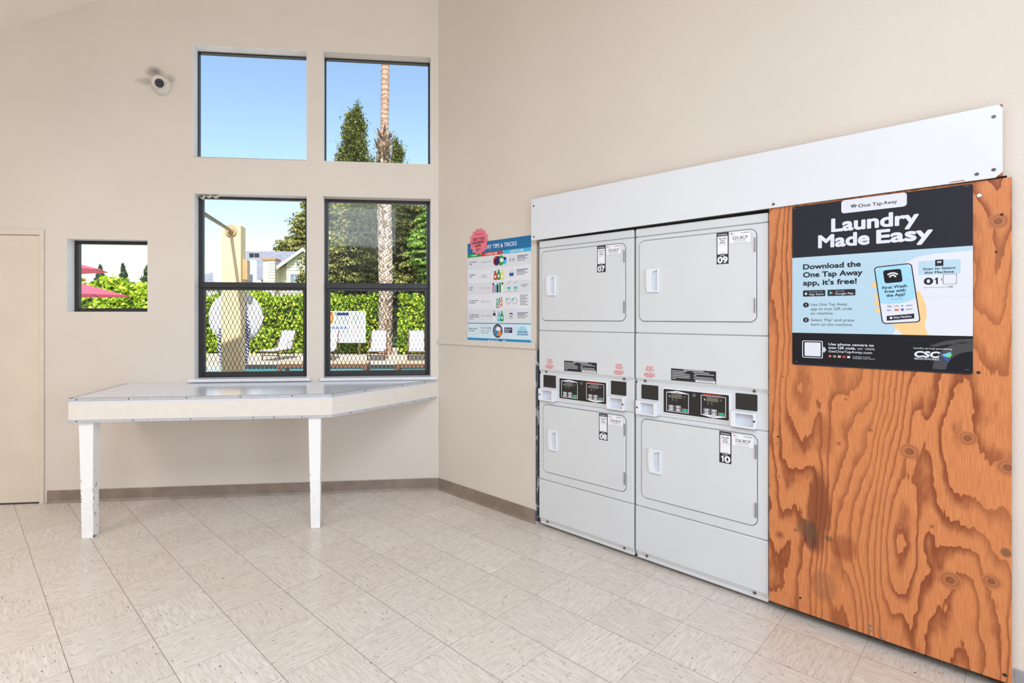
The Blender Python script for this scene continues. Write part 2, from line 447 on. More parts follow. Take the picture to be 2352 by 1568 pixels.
# ------------------------------------------------------------------ mesh builder
class MB:
    def __init__(s, o=(0, 0, 0)): s.v = []; s.f = []; s.m = []; s.o = o
    def add(s, vs, fs, mi=0):
        b = len(s.v)
        s.v += [(p[0] - s.o[0], p[1] - s.o[1], p[2] - s.o[2]) for p in vs]
        s.f += [tuple(i + b for i in f) for f in fs]
        s.m += [mi] * len(fs)
    def hexa(s, p, mi=0):     # p: bottom 4 then top 4
        s.add(p, [(3, 2, 1, 0), (4, 5, 6, 7), (0, 1, 5, 4), (1, 2, 6, 5), (2, 3, 7, 6), (3, 0, 4, 7)], mi)
    def box(s, x0, x1, y0, y1, z0, z1, mi=0):
        s.hexa([(x0, y0, z0), (x1, y0, z0), (x1, y1, z0), (x0, y1, z0), (x0, y0, z1), (x1, y0, z1), (x1, y1, z1), (x0, y1, z1)], mi)
    def prism(s, pts, y0, y1, mi=0, mi_side=None):     # polygon in xz; front at y0
        n = len(pts)
        vs = [(x, y0, z) for x, z in pts] + [(x, y1, z) for x, z in pts]
        s.add(vs, [tuple(range(n)), tuple(range(2 * n - 1, n - 1, -1))], mi)
        b = len(s.v) - 2 * n
        for i in range(n):
            j = (i + 1) % n
            s.f.append((b + i, b + i + n, b + j + n, b + j)); s.m.append(mi if mi_side is None else mi_side)
    def flat(s, pts, y, mi=0):
        s.add([(x, y, z) for x, z in pts], [tuple(range(len(pts)))], mi)
    def ring(s, po, pi, y0, y1, mi=0, mi_in=None):     # same point count
        n = len(po)
        vs = [(x, y0, z) for x, z in po] + [(x, y0, z) for x, z in pi] + [(x, y1, z) for x, z in po] + [(x, y1, z) for x, z in pi]
        b = len(s.v); s.add(vs, [], mi)
        for i in range(n):
            j = (i + 1) % n
            s.f += [(b + i, b + j, b + n + j, b + n + i), (b + i, b + 2 * n + i, b + 2 * n + j, b + j), (b + n + i, b + n + j, b + 3 * n + j, b + 3 * n + i)]
            s.m += [mi, mi, mi if mi_in is None else mi_in]
    def cyl(s, p0, p1, r0, r1=None, n=16, mi=0, caps=True):
        r1 = r0 if r1 is None else r1
        p0, p1 = Vector(p0), Vector(p1)
        q = (p1 - p0).to_track_quat('Z', 'Y')
        vs = []
        for p, r in ((p0, r0), (p1, r1)):
            for i in range(n):
                a = 2 * math.pi * i / n
                vs.append(p + q @ Vector((r * math.cos(a), r * math.sin(a), 0)))
        fs = [(i, (i + 1) % n, n + (i + 1) % n, n + i) for i in range(n)]
        if caps: fs += [tuple(range(n - 1, -1, -1)), tuple(range(n, 2 * n))]
        s.add(vs, fs, mi)
    def tube(s, pts, r, n=10, mi=0):
        pts = [Vector(p) for p in pts]; rings = []
        rr = r if isinstance(r, (list, tuple)) else [r] * len(pts)
        vs = []
        for k, p in enumerate(pts):
            d = (pts[min(k + 1, len(pts) - 1)] - pts[max(k - 1, 0)]).normalized()
            a = d.orthogonal().normalized() if k == 0 else (a - d * a.dot(d)).normalized()
            bb = d.cross(a)
            for i in range(n):
                t = 2 * math.pi * i / n
                vs.append(p + (a * math.cos(t) + bb * math.sin(t)) * rr[k])
        fs = []
        for k in range(len(pts) - 1):
            for i in range(n):
                j = (i + 1) % n
                fs.append((k * n + i, k * n + j, (k + 1) * n + j, (k + 1) * n + i))
        L = (len(pts) - 1) * n
        fs += [tuple(range(n - 1, -1, -1)), tuple(range(L, L + n))]
        s.add(vs, fs, mi)
    def lathe(s, prof, cx=0, cy=0, n=24, mi=0):        # profile of (r, z), axis z
        vs = []; fs = []
        for r, z in prof:
            for i in range(n):
                a = 2 * math.pi * i / n
                vs.append((cx + r * math.cos(a), cy + r * math.sin(a), z))
        for k in range(len(prof) - 1):
            for i in range(n):
                j = (i + 1) % n
                fs.append((k * n + i, k * n + j, (k + 1) * n + j, (k + 1) * n + i))
        fs += [tuple(range(n - 1, -1, -1)), tuple(range((len(prof) - 1) * n, len(prof) * n))]
        s.add(vs, fs, mi)
    def ball(s, c, r, n=20, mi=0, sz=1.0):
        k = n // 2
        prof = [(max(1e-4, r * math.sin(math.pi * i / k)), c[2] - r * sz * math.cos(math.pi * i / k)) for i in range(k + 1)]
        s.lathe(prof, c[0], c[1], n, mi)

def obj(name, mb, mats, parent=None, loc=None, rotz=0, bevel=0, smooth=False, kind=None, label=None, recalc=True):
    me = bpy.data.meshes.new(name)
    me.from_pydata([tuple(v) for v in mb.v], [], mb.f)
    if not isinstance(mats, (list, tuple)): mats = [mats]
    for m in mats: me.materials.append(m)
    me.polygons.foreach_set('material_index', mb.m)
    if recalc:
        bm = bmesh.new(); bm.from_mesh(me)
        bmesh.ops.recalc_face_normals(bm, faces=bm.faces[:])
        bm.to_mesh(me); bm.free()
    if smooth:
        me.polygons.foreach_set('use_smooth', [True] * len(me.polygons))
        me.set_sharp_from_angle(angle=R(40))
    me.update()
    o = bpy.data.objects.new(name, me); COL.objects.link(o)
    if parent: o.parent = parent
    if loc is not None: o.location = loc
    o.rotation_euler = (0, 0, rotz)
    if bevel:
        b = o.modifiers.new('bevel', 'BEVEL'); b.width = bevel; b.segments = 2; b.limit_method = 'ANGLE'; b.angle_limit = R(40)
    if kind: o['kind'] = kind
    if label: o['label'] = label
    return o

def join(main, others):
    bm = bmesh.new(); bm.from_mesh(main.data)
    for o in others:
        off = len(main.data.materials)
        for m in o.data.materials: main.data.materials.append(m)
        for p in o.data.polygons: p.material_index += off
        bm.from_mesh(o.data)
    bm.to_mesh(main.data); bm.free()
    for o in others: bpy.data.objects.remove(o)
def tag(o, label, cat, group=None):
    o['label'] = label; o['category'] = cat
    if group: o['group'] = group
    return o
def thing(name, label, cat, loc=(0, 0, 0), rotz=0, group=None):
    o = bpy.data.objects.new(name, None); COL.objects.link(o)
    o.empty_display_size = 0.1
    o.location = loc; o.rotation_euler = (0, 0, rotz)
    return tag(o, label, cat, group)

def rrect(x0, x1, z0, z1, r, n=5):
    pts = []
    for cx, cz, a0 in ((x0 + r, z0 + r, 180), (x1 - r, z0 + r, 270), (x1 - r, z1 - r, 0), (x0 + r, z1 - r, 90)):
        for i in range(n + 1):
            a = R(a0 + 90 * i / n)
            pts.append((cx + r * math.cos(a), cz + r * math.sin(a)))
    return pts
def ell(cx, cz, rx, rz=None, n=24, a0=0, a1=360):
    rz = rx if rz is None else rz
    full = abs(a1 - a0) >= 360
    return [(cx + rx * math.cos(R(a0 + (a1 - a0) * i / (n if full else n - 1))), cz + rz * math.sin(R(a0 + (a1 - a0) * i / (n if full else n - 1)))) for i in range(n)]
def arcband(cx, cz, r0, r1, a0, a1, n=12):
    return ell(cx, cz, r1, n=n, a0=a0, a1=a1) + ell(cx, cz, r0, n=n, a0=a1, a1=a0)

# ------------------------------------------------------------------ lettering
_cache = {}
def _glyphs(body, bold):
    key = (body, bold)
    if key in _cache: return _cache[key]
    cu = bpy.data.curves.new('t', 'FONT'); cu.body = body; cu.size = 1; cu.resolution_u = 4; cu.offset = bold; cu.fill_mode = 'BOTH'
    o = bpy.data.objects.new('t', cu); COL.objects.link(o)
    bpy.context.view_layer.update()
    dg = bpy.context.evaluated_depsgraph_get()
    ev = o.evaluated_get(dg); me = ev.to_mesh()
    vs = [tuple(v.co) for v in me.vertices]; fs = [tuple(p.vertices) for p in me.polygons]
    ev.to_mesh_clear(); bpy.data.objects.remove(o); bpy.data.curves.remove(cu)
    _cache[key] = (vs, fs)
    return vs, fs
_H = {}
def one(h):
    """figure 1 with a flag, cap height h, as (points) in a box that starts at x = 0"""
    return [(0.0, 0.66 * h), (0.20 * h, 1.0 * h), (0.40 * h, 1.0 * h), (0.40 * h, 0.0), (0.20 * h, 0.0), (0.20 * h, 0.74 * h), (0.06 * h, 0.62 * h)]
def text(mb, body, x0, x1, z0, z1, y, mi=0, bold=0.0, align='L', rot=0.0, shear=0.0):
    """lettering with baseline z0 and cap height z1, stretched to x0..x1 (x1 None keeps the natural width);
    heavier weights thicken the strokes all round"""
    if 'H' not in _H: _H['H'] = max(p[1] for p in _glyphs('H', 0.0)[0])
    vs, fs = _glyphs(body, 0.0)
    if not vs: return
    sz = (z1 - z0) / _H['H']
    wd = bold * 0.9 * sz
    a, b = min(p[0] for p in vs), max(p[0] for p in vs)
    sx = (x1 - x0 - 2 * wd) / (b - a) if x1 is not None else sz
    off = x0 + wd if align == 'L' else (x0 - (b - a) * sx / 2 if align == 'C' else x0 - (b - a) * sx)
    cr, sr = math.cos(rot), math.sin(rot)
    nk = 0 if bold <= 0 else (4 if bold < 0.02 else (8 if sz < 0.03 else 20))
    k_ = [(math.cos(2 * math.pi * i / nk), math.sin(2 * math.pi * i / nk)) for i in range(nk)]
    shifts = [(0.0, 0.0)] + [(wd * i, wd * j) for i, j in k_]
    for k, (hx_, hz_) in enumerate(shifts):
        out = []
        for p in vs:
            dx = (p[0] - a) * sx + p[1] * sz * shear + hx_; dz = p[1] * sz + hz_
            out.append((off + dx * cr - dz * sr, y - 2e-6 * k, z0 + dx * sr + dz * cr))
        mb.add(out, fs, mi)

# ------------------------------------------------------------------ structure
# floor: local axes follow the tile grid (x along the right wall)
def ground_pt(x, y, z=0):
    d = FPX * (CAM_H - z) / (y - HYP); return Vector(((x - CXP) / FPX * d, d, z))
F0 = ground_pt(1188.3, 1211.5)
P_R = RW(7); P_RR = RW(7, 6.4); P_L = BW(-6); P_LL = BW(-6, 6.5)
poly = [C0, RW(0.95), RW(0.95, -1.08), RW(3.32, -1.08), RW(3.32), P_R, P_RR, P_LL, P_L]
inv = Matrix.Rotation(-TR, 4, 'Z')
mb = MB()
loc_pts = [inv @ (p - F0) for p in poly] 
mb.add([(p.x, p.y, 0) for p in loc_pts] + [(p.x, p.y, -0.04) for p in loc_pts],
       [tuple(range(8, -1, -1)), tuple(range(9, 18))] + [(i, (i + 1) % 9, 9 + (i + 1) % 9, 9 + i) for i in range(9)])
obj('floor', mb, m_floor, loc=(F0.x, F0.y, 0), rotz=TR, kind='structure')

def wall_cells(mb, cuts_x, cuts_z, holes, fw, th, topz):
    """wall of full-thickness blocks between cuts; holes are (x0,x1,z0,z1); top follows topz(x)"""
    for i in range(len(cuts_x) - 1):
        xa, xb = cuts_x[i], cuts_x[i + 1]
        zs = list(cuts_z)
        for k in range(len(zs)):
            za = zs[k]; zb = zs[k + 1] if k + 1 < len(zs) else None
            xm = (xa + xb) / 2; zm = za + 0.01
            if any(h[0] - 1e-6 <= xm <= h[1] + 1e-6 and h[2] - 1e-6 <= zm <= h[3] + 1e-6 for h in holes): continue
            ta = zb if zb is not None else topz(xa); tb = zb if zb is not None else topz(xb)
            mb.hexa([(xa, 0, za), (xb, 0, za), (xb, th, za), (xa, th, za), (xa, 0, ta), (xb, 0, tb), (xb, th, tb), (xa, th, ta)])

W1 = (-1.926, -1.058, 2.663, 3.536); W2 = (-0.929, -0.061, 2.660, 3.541)
W3 = (-1.920, -1.056, 0.925, 2.378); W4 = (-0.929, -0.061, 0.922, 2.383)
W5 = (-2.848, -2.263, 1.450, 2.009)
XS = sorted({-6.2, 0.12, RIDGE_X, -3.9, -3.034} | {h[i] for h in (W1, W2, W3, W4, W5) for i in (0, 1)})
def split_holes(h, cuts):
    return h
mb = MB()
# lower band with windows W3, W4, W5, upper band with W1, W2
zc = sorted({0.0, 0.922, 0.925, 1.450, 2.009, 2.378, 2.383, 2.660, 2.663, 3.536, 3.541})
def topb(x): return zceil(BW(x))
# columns left of x=-3.5 have their top below 3.541: use fewer cuts there
cols = XS
for i in range(len(cols) - 1):
    xa, xb = cols[i], cols[i + 1]
    lim = min(topb(xa), topb(xb)) - 0.05
    wall_cells(mb, [xa, xb], [z for z in zc if z < lim], [W1, W2, W3, W4, W5], None, 0.16, topb)
obj('wall_back', mb, m_wallb, loc=C0, rotz=TB, kind='structure')

mb = MB()
OPEN = (0.992, 3.19, 0.0, 1.95)
def topr(s): return zceil(RW(s))
sridge = None
wall_cells(mb, [0.0, 0.992, 3.19, 7.2], [0.0, 1.95], [OPEN], None, 0.14, topr)
obj('wall_right', mb, m_wall, loc=C0, rotz=TR, kind='structure')
# the machine closet behind the right wall
for nm, bx in (('wall_closet_back', (0.90, 3.35, 1.05, 1.10, 0, 2.3)), ('wall_closet_left', (0.90, 0.95, 0.14, 1.05, 0, 2.3)), ('wall_closet_right', (3.30, 3.35, 0.14, 1.05, 0, 2.3)), ('ceiling_closet', (0.90, 3.35, 0.14, 1.1, 2.3, 2.35))):
    mb = MB(); mb.box(*bx); obj(nm, mb, m_dark, loc=C0, rotz=TR, kind='structure')
def free_wall(name, a, b, th=0.12):
    mb = MB(); a = Vector(a); b = Vector(b); d = (b - a).normalized(); nn = Vector((d.y, -d.x, 0)) * th
    k = 8; pts = [a + (b - a) * i / k for i in range(k + 1)]
    for p, q in zip(pts[:-1], pts[1:]):
        mb.hexa([p, q, q + nn, p + nn, p + UP * zceil(p), q + UP * zceil(q), q + nn + UP * zceil(q), p + nn + UP * zceil(p)])
    obj(name, mb, m_wall, kind='structure')
free_wall('wall_far_right', P_RR, P_R); free_wall('wall_rear', P_LL, P_RR); free_wall('wall_left', P_L, P_LL)
# ceiling: two slopes meeting in a ridge, with an eave outside
mb = MB()
for (xa, xb) in ((-7.0, RIDGE_X), (RIDGE_X, 6.5)):
    p = [BW(xa, 8.5), BW(xb, 8.5), BW(xb, -0.42), BW(xa, -0.42)]
    mb.hexa([q + UP * zceil(q) for q in p] + [q + UP * (zceil(q) + 0.2) for q in p])
obj('ceiling', mb, m_ceil, kind='structure')

# cove base
def cove(mb, xa, xb, h=0.094):
    prof = [(-0.001, 0.0), (-0.016, 0.0), (-0.012, 0.008), (-0.006, 0.018), (-0.005, h - 0.004), (-0.003, h), (-0.001, h)]
    n = len(prof)
    vs = [(xa, y, z) for y, z in prof] + [(xb, y, z) for y, z in prof]
    mb.add(vs, [tuple(range(n)), tuple(range(2 * n - 1, n - 1, -1))] + [(i, n + i, n + (i + 1) % n, (i + 1) % n) for i in range(n)])
mb = MB(); cove(mb, -2.985, -0.004); obj('baseboard_back', mb, m_base, loc=C0, rotz=TB, kind='structure')
mb = MB(); cove(mb, 0.006, 0.985); obj('baseboard_right', mb, m_base, loc=C0, rotz=TR, kind='structure')
mb = MB(); cove(mb, 3.21, 6.9); obj('baseboard_right_far', mb, pm('grey_cove_base', lin(150, 152, 156), 0.4), loc=C0, rotz=TR, kind='structure')
# shallow ledge on the right wall
mb = MB(); mb.hexa([(0.0, -0.014, 1.193), (0.99, -0.014, 1.193), (0.99, -0.001, 1.190), (0.0, -0.001, 1.190), (0.0, -0.010, 1.232), (0.99, -0.010, 1.232), (0.99, -0.001, 1.238), (0.0, -0.001, 1.238)])
obj('trim_1', mb, m_wall, loc=C0, rotz=TR, bevel=0.002, kind='structure')
# chipped metal corner bead beside the machines
M = Mat('chipped_corner_bead')
M.color(M.mix(M.noise(M.vec(M.xyz()[0] * 60, 0.0, M.xyz()[2] * 14), scale=1.0, detail=4).ss(0.55, 0.60), lin(70, 78, 90), lin(206, 208, 208))); M.rough(0.6)
mb = MB(); mb.box(0.987, 1.008, -0.003, 0.05, 0.09, 1.19); mb.box(0.987, 1.002, -0.003, 0.05, 0.02, 0.09)
obj('trim_2', mb, M.m, loc=C0, rotz=TR, kind='structure')

# door at the left
mb = MB(); mb.box(-3.90, -3.037, -0.006, -0.001, 0.012, 2.028)
d1 = obj('door_1', mb, pm('painted_door', lin(222, 208, 190), 0.45, 0.03, 4), loc=C0, rotz=TB, bevel=0.002, kind='structure')
mb = MB(); mb.box(-3.034, -3.003, -0.017, -0.001, 0.0, 2.075); mb.box(-3.95, -3.034, -0.017, -0.001, 2.031, 2.075)
obj('casing', mb, m_trimpaint, parent=d1, bevel=0.003)
mb = MB(); mb.box(-3.90, -3.034, -0.004, -0.001, 0.0, 0.012); mb.box(-3.0375, -3.0335, -0.004, -0.001, 0.0, 2.03); mb.box(-3.9, -3.034, -0.004, -0.001, 2.028, 2.0315)
obj('door_gap', mb, m_gap, parent=d1)

# windows
def window(i, h, rail=None, veiled=False, left_w=0.04, sill=False, fl=0.028, head=0.028, bot=0.03, right_w=0.028):
    x0, x1, z0, z1 = h
    yf = 0.1
    mb = MB()      # black metal frame, set back in the reveal
    mb.box(x0 - 0.004, x0 + left_w, yf, yf + 0.045, z0 - 0.02, z1 + 0.0)
    mb.box(x1 - right_w, x1 + 0.004, yf, yf + 0.045, z0 - 0.02, z1 + 0.0)
    mb.box(x0 + left_w, x1 - right_w, yf, yf + 0.045, z1 - head, z1 + 0.0)
    mb.box(x0 + left_w, x1 - right_w, yf, yf + 0.045, z0 - 0.02, z0 + bot)
    root = obj('window_%d' % i, mb, m_black, loc=C0, rotz=TB, bevel=0.003, kind='structure')
    # thin lining, lightened to stand for daylight bounced onto the reveal
    mb = MB()
    t = 0.0015
    mb.box(x0, x0 + t, 0.001, yf, z0, z1); mb.box(x1 - t, x1, 0.001, yf, z0, z1)
    mb.box(x0 + t, x1 - t, 0.001, yf, z1 - t, z1); mb.box(x0 + t, x1 - t, 0.001, yf, z0, z0 + t)
    obj('reveal', mb, m_reveal, parent=root)
    gx0, gx1 = x0 + left_w - 0.004, x1 - right_w + 0.004
    if rail:
        mb = MB(); mb.box(x0 + 0.01, x1 - 0.01, yf - 0.012, yf + 0.02, rail[0], rail[1])
        obj('meeting_rail', mb, m_black, parent=root, bevel=0.004)
        mb = MB(); lx = x0 + left_w; rx = x1 - right_w
        mb.box(lx - 0.006, lx + 0.016, yf - 0.006, yf + 0.03, z0 + 0.01, rail[0]); mb.box(rx - 0.016, rx + 0.006, yf - 0.006, yf + 0.03, z0 + 0.01, rail[0])
        mb.box(lx, rx, yf - 0.006, yf + 0.03, z0 + 0.005, z0 + bot + 0.016); mb.box(lx, rx, yf - 0.004, yf + 0.03, rail[0] - 0.018, rail[0])
        obj('lower_sash', mb, m_black, parent=root, bevel=0.003)
        mb = MB(); mb.box(gx0, gx1, yf + 0.032, yf + 0.036, rail[1] - 0.01, z1 - head + 0.004)
        obj('upper_pane', mb, m_glassveil if veiled else m_glass, parent=root)
        mb = MB(); mb.box(gx0, gx1, yf + 0.020, yf + 0.024, z0 + bot, rail[0])
        obj('lower_pane', mb, m_glass, parent=root)
        # expanded steel mesh outside the lower pane
        mb = MB()
        mx0, mx1, mz0, mz1 = gx0 + 0.008, gx1 - 0.008, z0 + bot + 0.004, rail[0] - 0.004
        px, pz, r = 0.0334, 0.0745, 0.0019
        for sgn in (1, -1):
            k0 = int(-(mz1 - mz0) / pz) - 2; k1 = int((mx1 - mx0) / px) + int((mz1 - mz0) / pz) + 3
            for k in range(k0, k1):
                pts = []
                xs = mx0 + k * px if sgn > 0 else mx0 + k * px
                f = lambda z: xs + sgn * (z - mz0) / pz * px
                za, zb = mz0, mz1
                # clip to mx0..mx1
                for lim in (mx0, mx1):
                    zz = mz0 + sgn * (lim - xs) / px * pz
                    inside_low = (lim == mx0) == (sgn > 0)
                    if inside_low: za = max(za, zz)
                    else: zb = min(zb, zz)
                if zb - za < 0.004: continue
                mb.cyl((f(za), yf + 0.034, za), (f(zb), yf + 0.034, zb), r, n=4, caps=False)
        obj('security_mesh', mb, m_mesh, parent=root)
    else:
        mb = MB(); mb.box(gx0, gx1, yf + 0.02, yf + 0.025, z0 + bot - 0.004, z1 - head + 0.004)
        obj('pane', mb, m_glass, parent=root)
    if sill:
        mb = MB(); mb.box(sill[0], sill[1], -0.035, yf + 0.01, z0 - 0.022, z0 + 0.002)
        obj('window_sill', mb, m_sill, parent=root, bevel=0.006)
    return root
window(1, W1, left_w=0.012, head=0.012, bot=0.004, right_w=0.010)
window(2, W2, left_w=0.012, head=0.016, bot=0.004, right_w=0.014)
w3 = window(3, W3, rail=(1.645, 1.690), left_w=0.036, sill=(-1.955, -1.024), head=0.018)
window(4, W4, rail=(1.645, 1.690), left_w=0.030, sill=(-0.952, -0.012), veiled=True, head=0.03)
window(5, W5, left_w=0.030, head=0.026, bot=0.03, right_w=0.02)
mb = MB()        # curl of peeling paint in the corner of the window head
for (xa, xb, za, dz) in ((-1.90, -1.855, 2.372, 0.028), (-1.862, -1.80, 2.374, 0.016), (-1.815, -1.74, 2.375, 0.018)):
    ns = 6
    for i in range(ns):
        a, b = i / ns, (i + 1) / ns
        f = lambda t: (xa + (xb - xa) * t, za - dz * math.sin(math.pi * t) ** 1.5)
        (p, q), (p2, q2) = f(a), f(b)
        mb.hexa([(p, 0.03, q), (p2, 0.03, q2), (p2, 0.08, q2), (p, 0.08, q), (p, 0.03, q + 0.003), (p2, 0.03, q2 + 0.003), (p2, 0.08, q2 + 0.003), (p, 0.08, q + 0.003)])
obj('peeling_paint', mb, m_trimpaint, parent=w3, label='peeling beige paint')

# ------------------------------------------------------------------ folding counter
cnt = thing('folding_counter', 'white laminate folding counter under the windows on two tapered painted legs', 'counter', BW(-2.43, 0.74, 0))
mb0 = cnt.location
fl = ground_pt(157, 915, 0.898); fm = ground_pt(763, 905, 0.898)
FL = Vector((-2.356, 3.346, 0)); FM = Vector((-0.731, 3.533, 0))
BL = BW(-2.425, 0.002); BR = BW(-0.018, 0.002)
FR = BR.copy()
top_poly = [FL, FM, FR + ER * 0.005, BR, BL]
def slab(mb, pts, z0, z1, mi=0, off=Vector((0, 0, 0))):
    n = len(pts)
    vs = [(p.x - off.x, p.y - off.y, z0) for p in pts] + [(p.x - off.x, p.y - off.y, z1) for p in pts]
    mb.add(vs, [tuple(range(n - 1, -1, -1)), tuple(range(n, 2 * n))] + [(i, (i + 1) % n, n + (i + 1) % n, n + i) for i in range(n)], mi)
O = Vector(mb0)
mb = MB(); slab(mb, [FL, FM, FR, BL], 0.868, 0.898, 0, O); obj('countertop', mb, m_lam, parent=cnt, bevel=0.0015)
def strip(mb, a, b, th, z0, z1, push=0.0):
    d = (b - a).normalized(); nn = Vector((d.y, -d.x, 0))
    p = [a + nn * push, b + nn * push, b - nn * th, a - nn * th]
    slab(mb, p, z0, z1, 0, O)
edges = [(FL, FM, 'front_apron'), (FM, FR, 'side_apron'), (BL, FL, 'side_apron')]
for a, b, nm in edges:
    mb = MB(); strip(mb, a, b, 0.02, 0.747, 0.868); obj(nm, mb, m_apron, parent=cnt)
    mb = MB(); strip(mb, a, b, 0.004, 0.880, 0.899, 0.003); strip(mb, a, b, 0.02, 0.8975, 0.8995, 0.003)
    obj('edge_trim', mb, m_alu, parent=cnt)
    mb = MB(); strip(mb, a, b, 0.022, 0.744, 0.762, 0.003)
    obj('edge_trim', mb, m_alu, parent=cnt)
def dots(a, b, fr, z):
    d = (b - a).normalized(); nn = Vector((d.y, -d.x, 0))
    for f in fr:
        p = a + (b - a) * f - O
        mb = MB(); mb.cyl((p.x + nn.x * 0.002, p.y + nn.y * 0.002, z), (p.x + nn.x * 0.0045, p.y + nn.y * 0.0045, z), 0.0042, n=10)
        obj('screw', mb, m_screw, parent=cnt)
dots(FL, FM, (0.03, 0.22, 0.435, 0.64, 0.84), 0.890); dots(FL, FM, (0.03, 0.235, 0.45, 0.69, 0.77, 0.88), 0.753)
dots(FM, FR, (0.27, 0.62, 0.86), 0.890); dots(FM, FR, (0.15, 0.28, 0.50, 0.62, 0.75, 0.93), 0.753)
def leg(px0, px1, y, wtop, wbot):
    p = ground_pt((px0 + px1) / 2, y)
    mb = MB()
    def quad(w, z, sh): return [(-w / 2 + sh, -w / 2, z), (w / 2 + sh, -w / 2, z), (w / 2 + sh, w / 2, z), (-w / 2 + sh, w / 2, z)]
    lv = [quad(wbot, 0.0, 0), quad(wtop * 0.86, 0.35, -0.003), quad(wtop, 0.747, -0.004)]
    mb.add(lv[0] + lv[1] + lv[2], [(3, 2, 1, 0), (8, 9, 10, 11)] + [(4 * r + i, 4 * r + (i + 1) % 4, 4 * r + 4 + (i + 1) % 4, 4 * r + 4 + i) for r in (0, 1) for i in range(4)])
    l = p + NB * (-wbot / 2) - O
    obj('leg', mb, m_leg, parent=cnt, loc=(l.x, l.y, 0), rotz=TB, bevel=0.003)
leg(188, 213, 1236, 0.088, 0.070); leg(714, 735, 1213, 0.082, 0.060)

# ------------------------------------------------------------------ security camera
sx, sz = -2.147, 3.196
sc_t = thing('security_camera', 'small round white security camera high on the wall left of the windows', 'camera', BW(sx, 0, sz), TB)
mb = MB(); mb.cyl((0, -0.001, 0), (0, -0.035, 0), 0.068, 0.066, 36); mb.cyl((0, -0.035, 0), (0, -0.055, 0), 0.066, 0.058, 36)
obj('mount_base', mb, m_camw, parent=sc_t, smooth=True)
dirv = Vector((0.42, -0.80, -0.42)).normalized()      # looks out over the room
mb = MB(); mb.ball((0, 0, 0), 0.055, 28)
eye = obj('eyeball', mb, m_camw, parent=sc_t, loc=(-0.008, -0.062, 0.006), smooth=True)
mb = MB(); a = dirv * 0.040; b = dirv * 0.0565
mb.cyl(a, b, 0.034, 0.030, 28); obj('lens', mb, m_lens, parent=eye, smooth=True)
mb = MB(); mb.cyl(dirv * 0.0565, dirv * 0.060, 0.013, 0.010, 20); obj('lens_glass', mb, m_blk, parent=eye, smooth=True)

# ------------------------------------------------------------------ right wall: boards
NF = -0.02
fas = thing('fascia_board', 'long white board with chipped corners screwed above the dryers and plywood panel', 'board', RW(0.981, 0, 1.935), TR)
o = (0.981, 0, 1.935)
mb = MB(o)
mb.prism([(0.981, 1.930), (3.160, 1.940), (3.179, 1.958), (3.179, 2.197), (3.170, 2.212), (0.981, 2.209)], -0.045, -0.031)
obj('panel', mb, m_melamine, parent=fas)
mb = MB(o); mb.box(0.99, 3.17, -0.031, -0.001, 1.96, 2.2); obj('backing', mb, m_chip, parent=fas)
for pts_, y_ in (([(3.160, 1.944), (3.179, 1.944), (3.179, 1.962)], -0.044), ([(3.170, 2.212), (3.179, 2.197), (3.179, 2.212)], -0.044), ([(3.03, 1.9425), (3.08, 1.943), (3.075, 1.947), (3.04, 1.946)], -0.0455)):
    mb = MB(o); mb.prism(pts_, y_, -0.031); obj('chipped_edge', mb, m_chip, parent=fas, label='chipped brown edge')
for (x, z) in ((1.002, 2.161), (1.004, 1.953), (2.425, 1.953), (3.156, 2.170), (3.111, 1.962), (3.156, 1.970)):
    mb = MB(o); mb.cyl((x, -0.045, z), (x, -0.0475, z), 0.0065, 0.005, 12); obj('screw', mb, m_screw, parent=fas)

ply = thing('plywood_panel', 'orange stained knotty plywood panel closing the bay right of the dryers', 'panel', RW(2.402, 0, 0.03), TR)
mb = MB(); mb.box(0, 0.801, -0.03, -0.012, 0.012, 1.907)
# material coordinates are measured from the floor at the panel's left edge
po = obj('sheet', mb, m_ply, parent=ply, bevel=0.0015)
po.location = (0, 0, 0)
mb = MB(); mb.box(0, 0.80, 0.075, 0.095, -0.03, 0.02); obj('panel_gap_board', mb, m_gap, parent=ply)  # dark board added so the gap below the sheet reads as shadow
for (x, z, m, r) in ((0.385, 0.086, m_steel, 0.006), (0.388, 0.065, m_steel, 0.006), (0.422, 0.055, m_steel, 0.006), (0.038, 0.841, m_blk, 0.005), (0.036, 0.808, m_steel, 0.005),
                     (0.129, 0.105, m_blk, 0.005), (0.783, 0.070, m_blk, 0.007), (0.713, 1.200, m_blk, 0.006), (0.715, 1.912 - 0.03, m_inkw, 0.007), (0.775, 1.80, m_blk, 0.005), (0.76, 1.66, m_blk, 0.004)):
    mb = MB(); mb.cyl((x, -0.030, z - 0.03), (x, -0.0315, z - 0.03), r, r * 0.8, 12); obj('screw', mb, m, parent=ply)

# ------------------------------------------------------------------ big sign on the plywood
SG = (2.5, -0.032, 1.191)
sign = thing('wall_sign', 'large black and blue poster headed Laundry Made Easy on the plywood panel', 'sign', RW(2.5, 0.032, 1.191), TR)
m_sblk = pm('sign_black', lin(44, 45, 52), 0.6, 0.03, 4)
m_sblk2 = pm('sign_black_lower', lin(32, 32, 37), 0.6, 0.03, 4)
for m_ in (m_sblk, m_sblk2): m_.node_tree.nodes['Principled BSDF'].inputs['Specular IOR Level'].default_value = 0.15
m_sblue = pm('sign_blue', lin(180, 209, 226), 0.42, 0.01, 4)
m_swhite = pm('sign_white', lin(220, 223, 233), 0.42, 0.01, 4)
m_sblue2 = pm('screen_blue', lin(160, 212, 238), 0.42, 0.01, 4)
m_skin = pm('hand_orange', lin(246, 200, 142), 0.42, 0.01, 4)
m_green2 = pm('logo_green', lin(120, 206, 106), 0.42, 0.02, 4)
m_lblue = pm('logo_blue', lin(96, 190, 236), 0.42, 0.02, 4)
m_dblue = pm('logo_deep_blue', lin(44, 84, 170), 0.42, 0.02, 4)
